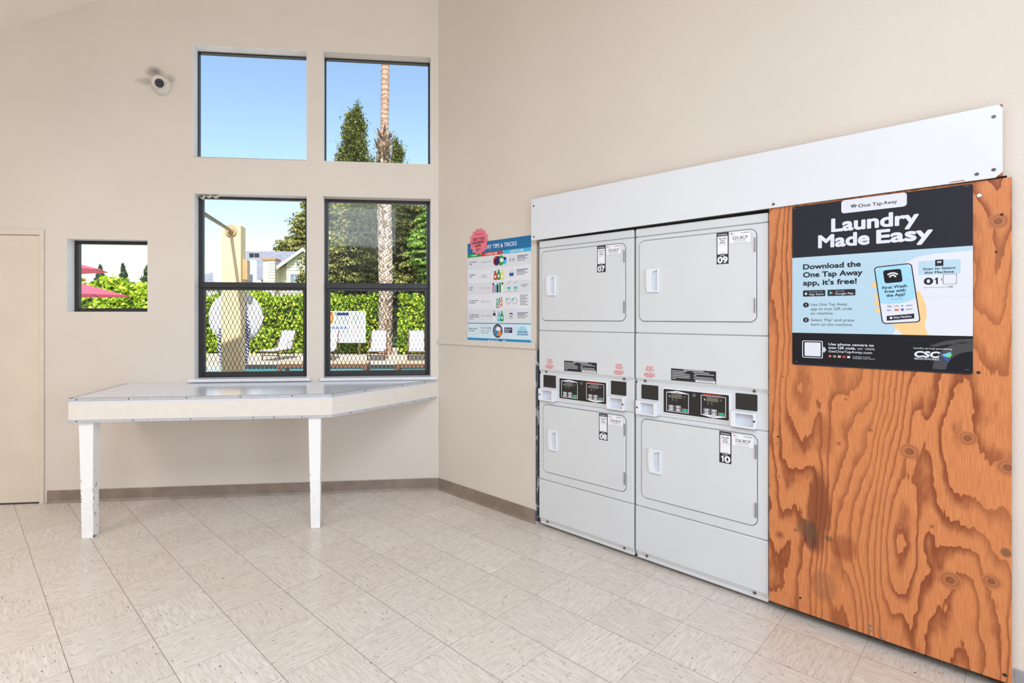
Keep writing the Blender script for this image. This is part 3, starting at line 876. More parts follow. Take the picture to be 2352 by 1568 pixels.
m_orange = pm('print_orange', lin(240, 130, 50), 0.42, 0.02, 4)
m_greyband = pm('sign_grey_arc', lin(62, 62, 68), 0.42, 0.03, 4)
Y = -0.0345
def yy(k): return Y - 0.00025 * k
mb = MB(SG)
mb.prism(rrect(2.5, 3.10, 1.191, 1.929, 0.008), -0.0345, -0.0305, 0)
obj('backing_sheet', mb, m_sblk, parent=sign)
mb = MB(SG)
mb.flat([(2.5, 1.340), (3.10, 1.340), (3.10, 1.690), (2.5, 1.690)], yy(1), 0)
# washing machine silhouette (white) filling the right of the blue band
sil = [(2.86, 1.340), (3.10, 1.340), (3.10, 1.672), (2.99, 1.668), (2.94, 1.660), (2.905, 1.640), (2.885, 1.612), (2.878, 1.58), (2.87, 1.36)]
mb.flat(sil, yy(2), 1)
mb.box(2.955, 3.10, yy(2.6), yy(2.2), 1.4925, 1.4955, 2)
obj('picture_band', mb, [m_sblue, m_swhite, pm('pale_line', lin(206, 214, 226), 0.5)], parent=sign)
mb = MB(SG)
mb.flat(rrect(2.687, 2.907, 1.872, 1.93, 0.012), yy(1), 0)
def wifi(mb, cx, cz, s, y, mi):        # two nested arcs over an arch
    mb.flat(arcband(cx, cz - s * 0.55, s * 0.95, s * 1.30, 38, 142), y, mi)
    mb.flat(arcband(cx, cz - s * 0.42, s * 0.32, s * 0.66, 0, 180), y, mi)
wifi(mb, 2.731, 1.897, 0.0115, yy(2), 1)
text(mb, 'One', 2.746, 2.789, 1.890, 1.904, yy(2), 1, 0.012)
text(mb, 'Tap', 2.795, 2.828, 1.890, 1.904, yy(2), 1, 0.012)
text(mb, 'Away', 2.832, 2.876, 1.890, 1.904, yy(2), 1, 0.012)
text(mb, 'Laundry', 2.650, 2.944, 1.797, 1.851, yy(2), 0, 0.045)
text(mb, 'Made', 2.601, 2.786, 1.729, 1.782, yy(2), 0, 0.045)
text(mb, 'Easy', 2.808, 2.986, 1.729, 1.782, yy(2), 0, 0.045)
obj('headline', mb, [m_swhite, m_sblk], parent=sign)
mb = MB(SG)
for s_, x1, z in (('Download the', 2.756, 1.634), ('One Tap Away', 2.762, 1.597), ("app, it's free!", 2.742, 1.560)):
    text(mb, s_, 2.543, x1, z, z + 0.022, yy(3), 0, 0.035)
for x0, x1, big, small in ((2.543, 2.628, 'App Store', 'Download on the'), (2.637, 2.737, 'Google Play', 'GET IT ON')):
    mb.flat(rrect(x0, x1, 1.508, 1.536, 0.003), yy(3), 0)
    text(mb, big, x0 + 0.023 + (0.005 if x0 > 2.6 else 0), x1 - 0.006, 1.5135, 1.522, yy(4), 1, 0.01)
    text(mb, small, x0 + 0.024 + (0.005 if x0 > 2.6 else 0), x1 - (0.009 if x0 < 2.6 else 0.04), 1.5265, 1.5305, yy(4), 1)
mb.flat(ell(2.5545, 1.5205, 0.0048, 0.0055, 14), yy(4), 1); mb.flat([(2.554, 1.527), (2.5575, 1.530), (2.5565, 1.5265)], yy(4), 1)
mb.flat([(2.645, 1.513), (2.645, 1.522), (2.654, 1.522)], yy(4), 3); mb.flat([(2.645, 1.522), (2.645, 1.531), (2.654, 1.522)], yy(4), 4)
mb.flat([(2.651, 1.5185), (2.6515, 1.5255), (2.6585, 1.522)], yy(4.5), 5)
for k, (cx, cz) in enumerate(((2.5545, 1.469), (2.5545, 1.400))):
    mb.flat(ell(cx, cz, 0.0115, n=20), yy(3), 0)
    if k == 0: mb.flat([(cx - 0.0025 + px_, cz - 0.005 + pz_) for px_, pz_ in one(0.010)], yy(4), 1)
    else: text(mb, '2', cx, None, cz - 0.005, cz + 0.005, yy(4), 1, 0.02, 'C')
for s_, x1, z in (('Use One Tap Away', 2.709, 1.465), ('app to scan QR code', 2.725, 1.445), ('on machine.', 2.659, 1.425),
                  ("Select 'Pay' and press", 2.733, 1.3945), ('start on the machine.', 2.728, 1.3745)):
    text(mb, s_, 2.573, x1, z, z + 0.0115, yy(3), 2, 0.0)
obj('instructions', mb, [m_sblk, m_swhite, pm('sign_text_grey', lin(70, 76, 86), 0.5), m_green2, m_lblue, m_orange], parent=sign)
# hand with phone
mb = MB(SG)
arm = [(2.862, 1.388), (2.868, 1.372), (2.885, 1.353), (2.894, 1.340), (2.975, 1.340), (2.966, 1.358), (2.962, 1.385), (2.968, 1.415), (2.966, 1.46), (2.952, 1.505), (2.945, 1.520), (2.934, 1.518), (2.930, 1.47), (2.944, 1.42), (2.935, 1.40)]
mb.flat(arm, yy(3), 0)
for (cx, cz) in ((2.803, 1.550), (2.812, 1.500), (2.813, 1.472), (2.816, 1.444)): mb.flat(ell(cx, cz, 0.011, 0.012, 16), yy(3), 0)
def tilt(pts, c=(2.875, 1.51), a=-0.0, sh=-0.115):
    # the drawn phone leans: its sides slope, its top and bottom rise to the right
    return [(c[0] + (x - c[0]) + (z - c[1]) * sh, z + (x - c[0]) * 0.075) for x, z in pts]
mb.flat(tilt(rrect(2.814, 2.936, 1.388, 1.632, 0.014)), yy(4), 1)
mb.flat(tilt(rrect(2.8175, 2.9325, 1.392, 1.628, 0.011)), yy(5), 2)
scr = [(2.8178, 1.476), (2.845, 1.470), (2.88, 1.470), (2.91, 1.477), (2.932, 1.488), (2.932, 1.615), (2.922, 1.6275), (2.828, 1.6275), (2.818, 1.615)]
mb.flat(tilt(scr), yy(6), 3)
mb.flat(tilt(rrect(2.842, 2.900, 1.558, 1.613, 0.009)), yy(7), 4)
s_hand = obj('hand_and_phone', mb, [m_skin, m_sblk, m_swhite, m_sblue2, m_sblk2], parent=sign)
mb = MB(SG)
wifi(mb, 2.862, 1.588, 0.018, yy(8), 0)
for s_, x0, x1, z in (('First Wash', 2.829, 2.908, 1.531), ('Free with', 2.837, 2.904, 1.5145), ('the App!', 2.842, 2.902, 1.498)):
    text(mb, s_, x0, x1, z, z + 0.0115, yy(7), 1, 0.03, rot=0.09)
text(mb, 'Limitations Apply', 2.855, 2.895, 1.4865, 1.4895, yy(7), 1, rot=0.08)
for s_, x0, x1, z, mi in (('Pay', 2.846, 2.860, 1.4555, 1), ('G Pay', 2.866, 2.882, 1.457, 2), ('P', 2.890, 2.897, 1.457, 3), ('venmo', 2.904, 2.925, 1.459, 3),
                          ('VISA', 2.842, 2.858, 1.439, 3), ('DAILY PAY', 2.905, 2.925, 1.443, 2)):
    text(mb, s_, x0, x1, z, z + 0.0055, yy(7), mi, 0.02, rot=0.05)
mb.flat(ell(2.873, 1.4435, 0.0045, n=14), yy(7), 4); mb.flat(ell(2.878, 1.4435, 0.0045, n=14), yy(7.5), 5)
mb.flat([(2.889, 1.440), (2.897, 1.440), (2.897, 1.449), (2.889, 1.449)], yy(7), 3)
q = [(2.843, 1.398), (2.930, 1.408), (2.930, 1.428), (2.843, 1.418)]
mb.flat(q, yy(7), 1); mb.flat(ell(2.857, 1.410, 0.005, n=14), yy(8), 0)
text(mb, 'Scan Machine', 2.866, 2.922, 1.4075, 1.4155, yy(8), 0, 0.02, rot=0.11)
s_scr = obj('phone_screen', mb, [m_swhite, m_sblk, m_inkg, m_dblue, m_red, m_orange], parent=sign)
join(s_hand, [s_scr])
mb = MB(SG)
mb.flat(rrect(2.943, 3.066, 1.584, 1.641, 0.004), yy(3), 0)
mb.flat([(2.993, 1.618), (3.017, 1.618), (3.017, 1.643), (2.993, 1.643)], yy(4), 1)
wifi(mb, 3.005, 1.632, 0.0075, yy(5), 2)
text(mb, 'Scan to Select', 2.957, 3.052, 1.604, 1.613, yy(4), 1, 0.025); text(mb, 'this Machine', 2.961, 3.047, 1.589, 1.598, yy(4), 1, 0.025)
text(mb, '0', 2.959, 2.987, 1.546, 1.571, yy(4), 1, 0.05)
mb.flat([(2.9905 + px_, 1.5455 + pz_) for px_, pz_ in one(0.026)], yy(4), 1)
text(mb, 'CSC', 3.031, 3.045, 1.531, 1.537, yy(4), 1, 0.02)
text(mb, 'This machine is serviced by', 2.957, 3.028, 1.5315, 1.5355, yy(4), 3)
po_, pi_ = rrect(3.016, 3.055, 1.544, 1.584, 0.003), rrect(3.017, 3.054, 1.545, 1.583, 0.003)
mb.ring(po_, pi_, yy(4), yy(3.5), 1); mb.flat([(3.010, 1.5635), (3.0145, 1.557), (3.0145, 1.560), (3.012, 1.5635), (3.0145, 1.567), (3.0145, 1.570)], yy(4), 1)
obj('machine_panel_print', mb, [m_sblue, m_sblk, m_swhite, m_inkg], parent=sign)
mb = MB(SG)
mb.flat([(2.502, 1.197), (3.098, 1.197), (3.10, 1.340), (2.5, 1.340)], yy(0.6), 0)
mb.flat([p for p in arcband(3.100, 1.205, 0.075, 0.115, 90, 180)], yy(1.2), 1)
mb.flat([(2.975, 1.298), (3.02, 1.318), (3.06, 1.327), (3.0995, 1.330), (3.0995, 1.312), (3.06, 1.309), (3.02, 1.303), (2.99, 1.293)], yy(1.2), 1)
mb.ring(rrect(2.540, 2.619, 1.226, 1.305, 0.006), rrect(2.543, 2.616, 1.229, 1.302, 0.005), yy(2), yy(1), 2)
mb.flat(rrect(2.549, 2.611, 1.234, 1.297, 0.004), yy(2), 2)
for dx in (0, 0.006): mb.flat([(2.618 + dx, 1.252), (2.626 + dx, 1.2655), (2.618 + dx, 1.279), (2.615 + dx, 1.277), (2.621 + dx, 1.2655), (2.615 + dx, 1.254)], yy(2.5), 2)
text(mb, 'Use phone camera to', 2.640, 2.800, 1.287, 1.297, yy(2), 2, 0.03)
text(mb, 'scan QR code,', 2.640, 2.738, 1.2715, 1.2815, yy(2), 2, 0.03); text(mb, 'or visit', 2.745, 2.803, 1.2715, 1.2815, yy(2), 2, 0.0)
text(mb, 'GetOneTapAway.com', 2.640, 2.794, 1.255, 1.265, yy(2), 2, 0.008)
for k, (c1, c2) in enumerate(((4, 2), (5, 4), (2, 4), (4, 4), (2, 2))):
    x0 = 2.641 + k * 0.0168
    mb.flat([(x0, 1.233), (x0 + 0.010, 1.233), (x0 + 0.010, 1.242), (x0, 1.242)], yy(2), c1)
    mb.flat([(x0 + 0.003, 1.235), (x0 + 0.007, 1.235), (x0 + 0.007, 1.240), (x0 + 0.003, 1.240)], yy(2.5), c2)
text(mb, 'Available in these', 2.728, 2.788, 1.2385, 1.2425, yy(2), 2, 0.01); text(mb, 'languages, plus more!', 2.728, 2.803, 1.2315, 1.2355, yy(2), 2, 0.01)
text(mb, 'Laundry services provided by', 2.928, 3.043, 1.284, 1.290, yy(2), 2, 0.01)
text(mb, 'CSC', 2.928, 3.004, 1.2515, 1.2735, yy(2), 2, 0.06, shear=0.18)
text(mb, 'SERVICEWORKS', 2.930, 3.004, 1.240, 1.2475, yy(2), 2, 0.01)
mb.flat([(3.010, 1.2625), (3.040, 1.277), (3.030, 1.253)], yy(2), 6); mb.flat([(3.024, 1.262), (3.043, 1.2705), (3.036, 1.252)], yy(2.5), 5)
mb.flat([(3.012, 1.258), (3.030, 1.236), (3.037, 1.247)], yy(3), 7)
obj('footer', mb, [m_sblk2, m_greyband, m_swhite, m_inkg, m_red, m_green2, m_lblue, m_dblue], parent=sign)
for (x, z) in ((2.511, 1.921), (3.083, 1.923), (2.516, 1.205), (3.083, 1.209)):
    mb = MB(SG); mb.hexa([(x - 0.006, -0.0356, z - 0.002), (x + 0.006, -0.0356, z + 0.001), (x + 0.006, -0.0345, z + 0.001), (x - 0.006, -0.0345, z - 0.002),
                          (x - 0.006, -0.0356, z - 0.0005), (x + 0.006, -0.0356, z + 0.0025), (x + 0.006, -0.0345, z + 0.0025), (x - 0.006, -0.0345, z - 0.0005)])
    obj('staple', mb, m_steel, parent=sign)

# ------------------------------------------------------------------ tips poster
TG = (0.338, -0.001, 1.226)
tips = thing('wall_poster', 'white and blue laundry tips chart on the wall between the corner and the dryers', 'poster', RW(0.338, 0.001, 1.226), TR)
m_pw1 = pm('poster_grey', lin(222, 226, 232), 0.35, 0.01, 6); m_pw2 = pm('poster_white', lin(232, 234, 242), 0.35, 0.01, 6)
m_pblue = pm('poster_blue', lin(18, 110, 164), 0.35, 0.05, 12); m_pmid = pm('poster_mid_blue', lin(20, 142, 204), 0.35, 0.03, 6)
m_plight = pm('poster_light_blue', lin(76, 186, 230), 0.35, 0.03, 6); m_pgreen = pm('poster_green', lin(26, 156, 76), 0.35, 0.03, 6)
m_pred = pm('poster_red', lin(208, 62, 44), 0.35, 0.03, 6); m_ppale = pm('poster_pale_blue', lin(214, 234, 244), 0.35, 0.03, 12)
m_navy = pm('poster_navy', lin(24, 34, 92), 0.4, 0.03, 6); m_teal = pm('poster_teal', lin(60, 190, 180), 0.4, 0.03, 6)
m_pink = pm('poster_pink', lin(226, 120, 170), 0.4, 0.03, 6); m_yel = pm('poster_yellow', lin(238, 226, 110), 0.4, 0.03, 6)
P = -0.004
def py(k): return P - 0.0003 * k
mb = MB(TG); mb.box(0.338, 0.949, -0.004, -0.0012, 1.226, 1.975); tsheet = obj('sheet', mb, m_pw2, parent=tips)
mb = MB(TG)
def q4(x0, x1, z0, z1): return [(x0, z0), (x1, z0), (x1, z1), (x0, z1)]
mb.flat(q4(0.338, 0.949, 1.893, 1.975), py(1), 0)
mb.flat(q4(0.338, 0.476, 1.866, 1.893), py(1), 1); mb.flat(q4(0.476, 0.692, 1.866, 1.893), py(1), 2); mb.flat(q4(0.692, 0.949, 1.866, 1.893), py(1), 3)
text(mb, 'LAUNDRY TIPS & TRICKS', 0.425, 0.822, 1.918, 1.946, py(2), 4, 0.012)
text(mb, 'I WANT', 0.378, 0.440, 1.874, 1.885, py(2), 4, 0.03); text(mb, 'I COULD USE', 0.527, 0.640, 1.872, 1.886, py(2), 4, 0.03); text(mb, 'HOW TO USE', 0.765, 0.882, 1.872, 1.886, py(2), 4, 0.03)
obj('header', mb, [m_pblue, m_pgreen, m_pred, m_plight, m_inkw], parent=tips)
rows = [1.866, 1.774, 1.671, 1.581, 1.470, 1.366]
mb = MB(TG)
for k in (0, 2, 4): mb.flat(q4(0.338, 0.949, rows[k + 1], rows[k]), py(1), 0)
lt = [(('A Convenient', 'Clean'), ('Detergent Pacs',)), (('A Reliable', 'Clean'), ('Liquid', 'Detergent')), (('To Add', 'Scent'), ('Scent Booster',)),
      (('To Clean Stains', '& Sanitize'), ('Fabric Rinse',)), (('To Soften Fabric', '& Maintain Shape', '& Color'), ('Fabric Softener',))]
for k, (a, b) in enumerate(lt):
    zc_ = (rows[k] + rows[k + 1]) / 2
    for i, s_ in enumerate(a): text(mb, s_, 0.356, 0.356 + 0.0065 * len(s_), zc_ + 0.006 - 0.015 * i, zc_ + 0.0155 - 0.015 * i, py(2), 1, 0.02)
    for i, s_ in enumerate(b): text(mb, s_, 0.486, 0.486 + 0.0068 * len(s_), zc_ - 0.002 - 0.015 * i, zc_ + 0.007 - 0.015 * i, py(2), 2)
# blocks of fine print at the right, too small to read
for k, (x0, lines) in enumerate(((0.828, 4), (0.820, 4), (0.865, 2), (0.852, 7), (0.828, 4))):
    zc_ = (rows[k] + rows[k + 1]) / 2
    for i in range(lines):
        z = zc_ + (lines / 2 - i) * 0.011
        mb.flat(q4(x0, x0 + (0.095 if i % 2 == 0 else 0.07) * (0.928 - x0) / 0.1, z - 0.0022, z + 0.0022), py(2), 1 if i < 2 and k in (0, 1, 4) else 2)
t_rows = obj('rows_of_text', mb, [m_pw1, m_navy, m_inkg], parent=tips)
def bottle(mb, x, z, w, h, mb_body, mb_cap, handle=False):
    pts = [(x - w / 2, z), (x + w / 2, z), (x + w / 2 * 1.02, z + h * 0.5), (x + w / 2 * 0.75, z + h * 0.72), (x + w * 0.18, z + h * 0.82), (x - w * 0.18, z + h * 0.82), (x - w / 2 * 0.75, z + h * 0.72), (x - w / 2 * 1.02, z + h * 0.5)]
    mb.flat(pts, py(2), mb_body)
    mb.flat(q4(x - w * 0.2, x + w * 0.2, z + h * 0.82, z + h), py(2.2), mb_cap)
    mb.flat(ell(x, z + h * 0.36, w * 0.27, h * 0.15, 12), py(2.6), 7)
mb = MB(TG)
mats_p = [m_red, m_pgreen, m_pmid, m_teal, m_pink, m_yel, m_navy, m_inkw, m_ink, m_plight, m_orange]
z1 = rows[1] + 0.014
mb.flat(ell(0.633, z1 + 0.034, 0.032, 0.036, 24), py(2), 0); mb.flat(ell(0.636, z1 + 0.028, 0.025, 0.027, 20), py(3), 6); mb.flat(ell(0.648, z1 + 0.056, 0.012, 0.012, 14), py(3.5), 6)
mb.flat(ell(0.676, z1 + 0.034, 0.033, 0.037, 24), py(1.8), 1); mb.flat(ell(0.685, z1 + 0.036, 0.018, 0.016, 18), py(3), 7); mb.flat(ell(0.715, z1 + 0.03, 0.016, 0.028, 18), py(2.4), 9); mb.flat(ell(0.712, z1 + 0.045, 0.012, 0.012, 14), py(3), 6)
z2 = rows[2] + 0.012
for x, b_, c_, h_ in ((0.600, 7, 9, 0.066), (0.622, 0, 8, 0.066), (0.655, 1, 1, 0.076), (0.690, 5, 5, 0.068)): bottle(mb, x, z2, 0.034 if x > 0.61 else 0.02, h_, b_, c_)
z3 = rows[3] + 0.010
for x, b_, c_ in ((0.603, 4, 8), (0.624, 9, 7), (0.644, 8, 3), (0.668, 1, 1), (0.690, 7, 8)): mb.flat(q4(x - 0.009, x + 0.009, z3, z3 + 0.056), py(2), b_); mb.flat(q4(x - 0.008, x + 0.008, z3 + 0.056, z3 + 0.069), py(2), c_)
z4 = rows[4] + 0.020
for x, dz, b_, c_ in ((0.640, 0.02, 3, 2), (0.661, 0.024, 1, 1), (0.640, -0.012, 1, 3), (0.661, -0.012, 4, 4), (0.682, 0.0, 10, 8)): bottle(mb, x, z4 + dz, 0.017, 0.04 if b_ != 10 else 0.066, b_, c_)
z5 = rows[5] + 0.014
for x, w_, b_, c_, h_ in ((0.612, 0.018, 7, 8, 0.076), (0.658, 0.026, 9, 4, 0.072), (0.686, 0.028, 1, 1, 0.074)): bottle(mb, x, z5, w_, h_, b_, c_)
mb.flat(q4(0.600, 0.624, z5 + 0.04, z5 + 0.06), py(2.3), 8)
t_bot = obj('bottle_pictures', mb, mats_p, parent=tips)
mb = MB(TG)
zc_ = (rows[0] + rows[1]) / 2
for x in (0.765, 0.792): mb.ring(rrect(x - 0.012, x + 0.012, zc_ - 0.013, zc_ + 0.013, 0.004), rrect(x - 0.011, x + 0.011, zc_ - 0.012, zc_ + 0.012, 0.004), py(2), py(1), 0); mb.flat(ell(x, zc_, 0.004, 0.006, 10), py(2), 1)
zc_ = (rows[1] + rows[2]) / 2
mb.ring(rrect(0.755, 0.795, zc_ - 0.02, zc_ + 0.022, 0.004), rrect(0.7565, 0.7935, zc_ - 0.0185, zc_ + 0.0205, 0.004), py(2), py(1), 0); mb.flat(q4(0.757, 0.793, zc_ - 0.018, zc_ + 0.004), py(1.5), 3)
zc_ = (rows[2] + rows[3]) / 2
for x in (0.752, 0.812):
    mb.flat(q4(x - 0.014, x + 0.014, zc_ - 0.012, zc_ + 0.006), py(2), 2); mb.flat(ell(x, zc_ + 0.006, 0.014, 0.005, 14), py(2.5), 4); mb.flat(ell(x, zc_ - 0.012, 0.014, 0.005, 14), py(2.2), 2)
    mb.flat([(x - 0.014, zc_ + 0.022), (x - 0.012, zc_ + 0.020), (x + 0.016, zc_ + 0.042), (x + 0.014, zc_ + 0.044)], py(2), 0)
    mb.flat(q4(x - 0.016, x + 0.016, zc_ - 0.030, zc_ - 0.027), py(2), 0)
zc_ = (rows[3] + rows[4]) / 2
for x in (0.748, 0.805): mb.ring(ell(x, zc_, 0.024, n=24), ell(x, zc_, 0.0215, n=24), py(2), py(1), 0); mb.ring(ell(x, zc_, 0.013, n=20), ell(x, zc_, 0.012, n=20), py(2), py(1), 2); mb.flat(q4(x - 0.026, x - 0.008, zc_ + 0.008, zc_ + 0.018), py(2.5), 2)
zc_ = (rows[4] + rows[5]) / 2
mb.ring(rrect(0.756, 0.786, zc_ - 0.018, zc_ + 0.022, 0.004), rrect(0.7575, 0.7845, zc_ - 0.0165, zc_ + 0.0205, 0.004), py(2), py(1), 1); mb.flat(q4(0.757, 0.785, zc_ + 0.014, zc_ + 0.022), py(2), 1); mb.flat(q4(0.768, 0.774, zc_ - 0.010, zc_ + 0.006), py(2), 1)
t_ico = obj('icons', mb, [m_inkg, m_navy, m_teal, m_dblue, m_inkw], parent=tips)
join(tsheet, [t_rows, t_bot, t_ico])
mb = MB(TG)
mb.flat(q4(0.338, 0.949, 1.253, 1.366), py(1), 0); mb.flat(q4(0.338, 0.949, 1.361, 1.367), py(2), 1); mb.flat(q4(0.338, 0.949, 1.226, 1.253), py(2), 1)
mb.flat(ell(0.645, 1.310, 0.046, 0.050, 28), py(2), 2); mb.flat(ell(0.645, 1.310, 0.037, 0.041, 28), py(3), 3)
mb.flat(ell(0.632, 1.302, 0.018, 0.020, 16), py(4), 1); mb.flat(ell(0.665, 1.292, 0.016, 0.022, 16), py(4.2), 4); mb.flat(ell(0.652, 1.325, 0.022, 0.015, 16), py(4.4), 5)
mb.flat(rrect(0.708, 0.782, 1.298, 1.336, 0.002), py(2), 6); text(mb, '80% FULL', 0.714, 0.776, 1.318, 1.328, py(3), 5, 0.02); text(mb, 'IS FULL', 0.714, 0.756, 1.303, 1.313, py(3), 5, 0.02)
text(mb, 'WHEN FILLING', 0.350, 0.438, 1.318, 1.328, py(2), 6, 0.02); text(mb, 'THE WASH', 0.350, 0.412, 1.301, 1.311, py(2), 6, 0.02)
text(mb, 'Do not overload!', 0.480, 0.582, 1.326, 1.335, py(2), 6, 0.02); text(mb, 'Faster dry times', 0.480, 0.574, 1.306, 1.315, py(2), 6); text(mb, 'Better clean', 0.480, 0.552, 1.290, 1.299, py(2), 6)
mb.flat(ell(0.872, 1.285, 0.05, 0.062, 24, 0, 180), py(1.5), 7)
text(mb, 'LEARN MORE', 0.832, 0.918, 1.302, 1.312, py(2), 6, 0.02); mb.flat(q4(0.826, 0.924, 1.286, 1.290), py(2), 6)
text(mb, 'Brought to you by', 0.552, 0.652, 1.235, 1.244, py(3), 5, 0.01); mb.flat(ell(0.672, 1.240, 0.008, n=14), py(3), 6); text(mb, 'CSC', 0.690, 0.724, 1.235, 1.244, py(3), 5, 0.03)
obj('footer', mb, [m_ppale, m_pmid, m_ink, m_inkg, m_orange, m_inkw, m_navy, m_sblue2], parent=tips)
# pink seal overlapping the poster's top left corner
seal = thing('pink_sticker', 'round pink scalloped sticker saying get the laundry app over the tips chart corner', 'sticker', RW(0.458, 0.006, 1.895), TR)
GO = (0.458, -0.006, 1.895)
mb = MB(GO)
pts = []
for i in range(96):
    a = 2 * math.pi * i / 96
    r = 0.089 + 0.006 * math.cos(a * 14)
    pts.append((0.458 + r * math.cos(a), 1.980 + r * 1.06 * math.sin(a)))
mb.prism(pts, -0.0085, -0.0068)
obj('sheet', mb, pm('pink_paper', lin(240, 120, 140), 0.4, 0.03, 8), parent=seal)
mb = MB(GO); y = -0.0088
text(mb, 'GET THE', 0.398, 0.517, 1.992, 2.010, y, 0, 0.04); text(mb, 'LAUNDRY', 0.388, 0.520, 1.966, 1.985, y, 0, 0.04); text(mb, 'APP!', 0.418, 0.482, 1.940, 1.958, y, 0, 0.04)
text(mb, 'OneTapAway', 0.420, 0.500, 2.032, 2.040, y, 0, 0.01)
mb.flat(rrect(0.400, 0.420, 1.914, 1.932, 0.002), y, 1); mb.flat(q4(0.404, 0.416, 1.917, 1.929), y - 0.0003, 0)
for i in range(3): mb.flat(q4(0.430, 0.480 - 0.012 * i, 1.926 - 0.007 * i, 1.929 - 0.007 * i), y, 0)
obj('lettering', mb, [m_ink, m_inkw], parent=seal)

# ------------------------------------------------------------------ stacked dryers
def stacked_dryer(s0, width, label, nums, tags, reds, wlx, group):
    k = width / 0.679
    t = thing('stacked_dryer', label, 'dryer', RW(s0, 0.02, 0), TR, group)
    X = lambda x: x * k
    mb = MB(); mb.box(X(0.004), X(0.675), 0.012, 0.70, 0.02, 1.915); obj('cabinet', mb, m_white, parent=t, bevel=0.004)
    for x in (0.06, 0.61):
        for y in (0.12, 0.62):
            mb = MB(); mb.cyl((X(x), y, 0.0), (X(x), y, 0.022), 0.018, n=12); obj('foot', mb, m_blk, parent=t)
    mb = MB(); mb.box(X(0.0), X(0.679), 0.075, 0.09, 0.0, 0.04); obj('toe_gap_board', mb, m_gap, parent=t)  # dark board added to make the gap under the dryer look shadowed
    def panel(name, z0, z1, y0=0.0, y1=0.03, mat=m_white, bev=0.006):
        mb = MB(); mb.box(X(0.0), X(0.679), y0, y1, z0, z1); return obj(name, mb, mat, parent=t, bevel=bev)
    panel('top_panel', 1.876, 1.922)
    panel('upper_front', 1.3215, 1.8735)
    mb = MB()   # service panel with a slanted lower lip
    mb.add([(X(0), 0, 1.3185), (X(0.679), 0, 1.3185), (X(0.679), 0.05, 1.3185), (X(0), 0.05, 1.3185), (X(0), 0, 1.062), (X(0.679), 0, 1.062), (X(0.679), 0.05, 1.034), (X(0), 0.05, 1.034), (X(0), 0.016, 1.034), (X(0.679), 0.016, 1.034)],
           [(0, 1, 2, 3), (0, 4, 5, 1), (4, 8, 9, 5), (8, 7, 6, 9), (3, 2, 6, 7), (0, 3, 7, 8, 4), (1, 5, 9, 6, 2)])
    sp = obj('service_panel', mb, m_white, parent=t, bevel=0.004)
    for x in (0.055, 0.616):
        mb = MB(); mb.cyl((X(x), 0.011, 1.049), (X(x), 0.003, 1.0455), 0.0075, 0.0065, 12); obj('screw', mb, m_screw, parent=sp)
    panel('lower_front', 0.3245, 0.853)
    mb = MB()
    mb.add([(X(0), 0, 0.3215), (X(0.679), 0, 0.3215), (X(0.679), 0.04, 0.3215), (X(0), 0.04, 0.3215), (X(0), 0, 0.066), (X(0.679), 0, 0.066), (X(0.679), 0.04, 0.032), (X(0), 0.04, 0.032), (X(0), 0.016, 0.032), (X(0.679), 0.016, 0.032)],
           [(0, 1, 2, 3), (0, 4, 5, 1), (4, 8, 9, 5), (8, 7, 6, 9), (3, 2, 6, 7), (0, 3, 7, 8, 4), (1, 5, 9, 6, 2)])
    bp = obj('base_panel', mb, m_white, parent=t, bevel=0.004)
    for x in (0.065, 0.618):
        mb = MB(); mb.cyl((X(x), 0.009, 0.050), (X(x), 0.002, 0.046), 0.0075, 0.0065, 12); obj('screw', mb, m_screw, parent=bp)
    # doors
    for (x0, x1, z0, z1, num, tg) in ((0.027, 0.627, 1.390, 1.847, nums[0], tags[0]), (0.040, 0.630, 0.383, 0.828, nums[1], tags[1])):
        mb = MB(); mb.prism(rrect(X(x0), X(x1), z0, z1, 0.030, 8), -0.008, 0.004); dr = obj('door', mb, m_white, parent=t, bevel=0.0035)
        mb = MB(); mb.ring(rrect(X(x0) - 0.004, X(x1) + 0.004, z0 - 0.004, z1 + 0.004, 0.034, 8), rrect(X(x0) + 0.002, X(x1) - 0.002, z0 + 0.002, z1 - 0.002, 0.028, 8), -0.0012, 0.0005); obj('door_seal', mb, m_gasket, parent=dr)
        hz = (z0 + z1) / 2 + (0.0 if z0 > 1 else -0.003)
        hx0 = x0 + 0.044; hx1 = x0 + 0.114
        out = [(X(hx0 + 0.006), hz - 0.066), (X(hx1), hz - 0.066), (X(hx1), hz + 0.066), (X(hx0 + 0.004), hz + 0.066), (X(hx0), hz + 0.035), (X(hx0), hz - 0.02)]
        inn = [(X(hx0 + 0.034), hz - 0.052), (X(hx1 - 0.004), hz - 0.057), (X(hx1 - 0.004), hz + 0.057), (X(hx0 + 0.036), hz + 0.048), (X(hx0 + 0.028), hz + 0.028), (X(hx0 + 0.028), hz - 0.03)]
        mb = MB(); mb.ring(out, inn, -0.021, -0.008, 0); mb.flat(inn, -0.0088, 1)
        obj('handle', mb, [m_white2, m_pocket], parent=dr, bevel=0.002)
        for (za, zb) in ((z1 - 0.112, z1 - 0.043), (z0 + 0.045, z0 + 0.116)):
            mb = MB(); mb.cyl((X(x1) - 0.003, -0.010, za), (X(x1) - 0.003, -0.010, zb), 0.0042, n=10)
            obj('hinge', mb, m_steel, parent=dr)
        # number sticker
        sx0, sx1, sz0, sz1 = X(x0 + 0.419), X(x0 + 0.476), z1 - 0.162, z1 - 0.001
        mb = MB(); mb.prism(q4(sx0, sx1, sz0, sz1), -0.0090, -0.0080, 0)
        y = -0.0093
        mb.flat(q4(sx0 + 0.004, sx1 - 0.004, sz0 + 0.050, sz1 - 0.019), y, 1)
        text(mb, 'OneTapAway', sx0 + 0.007, sx1 - 0.006, sz1 - 0.0135, sz1 - 0.007, y, 1, 0.02)
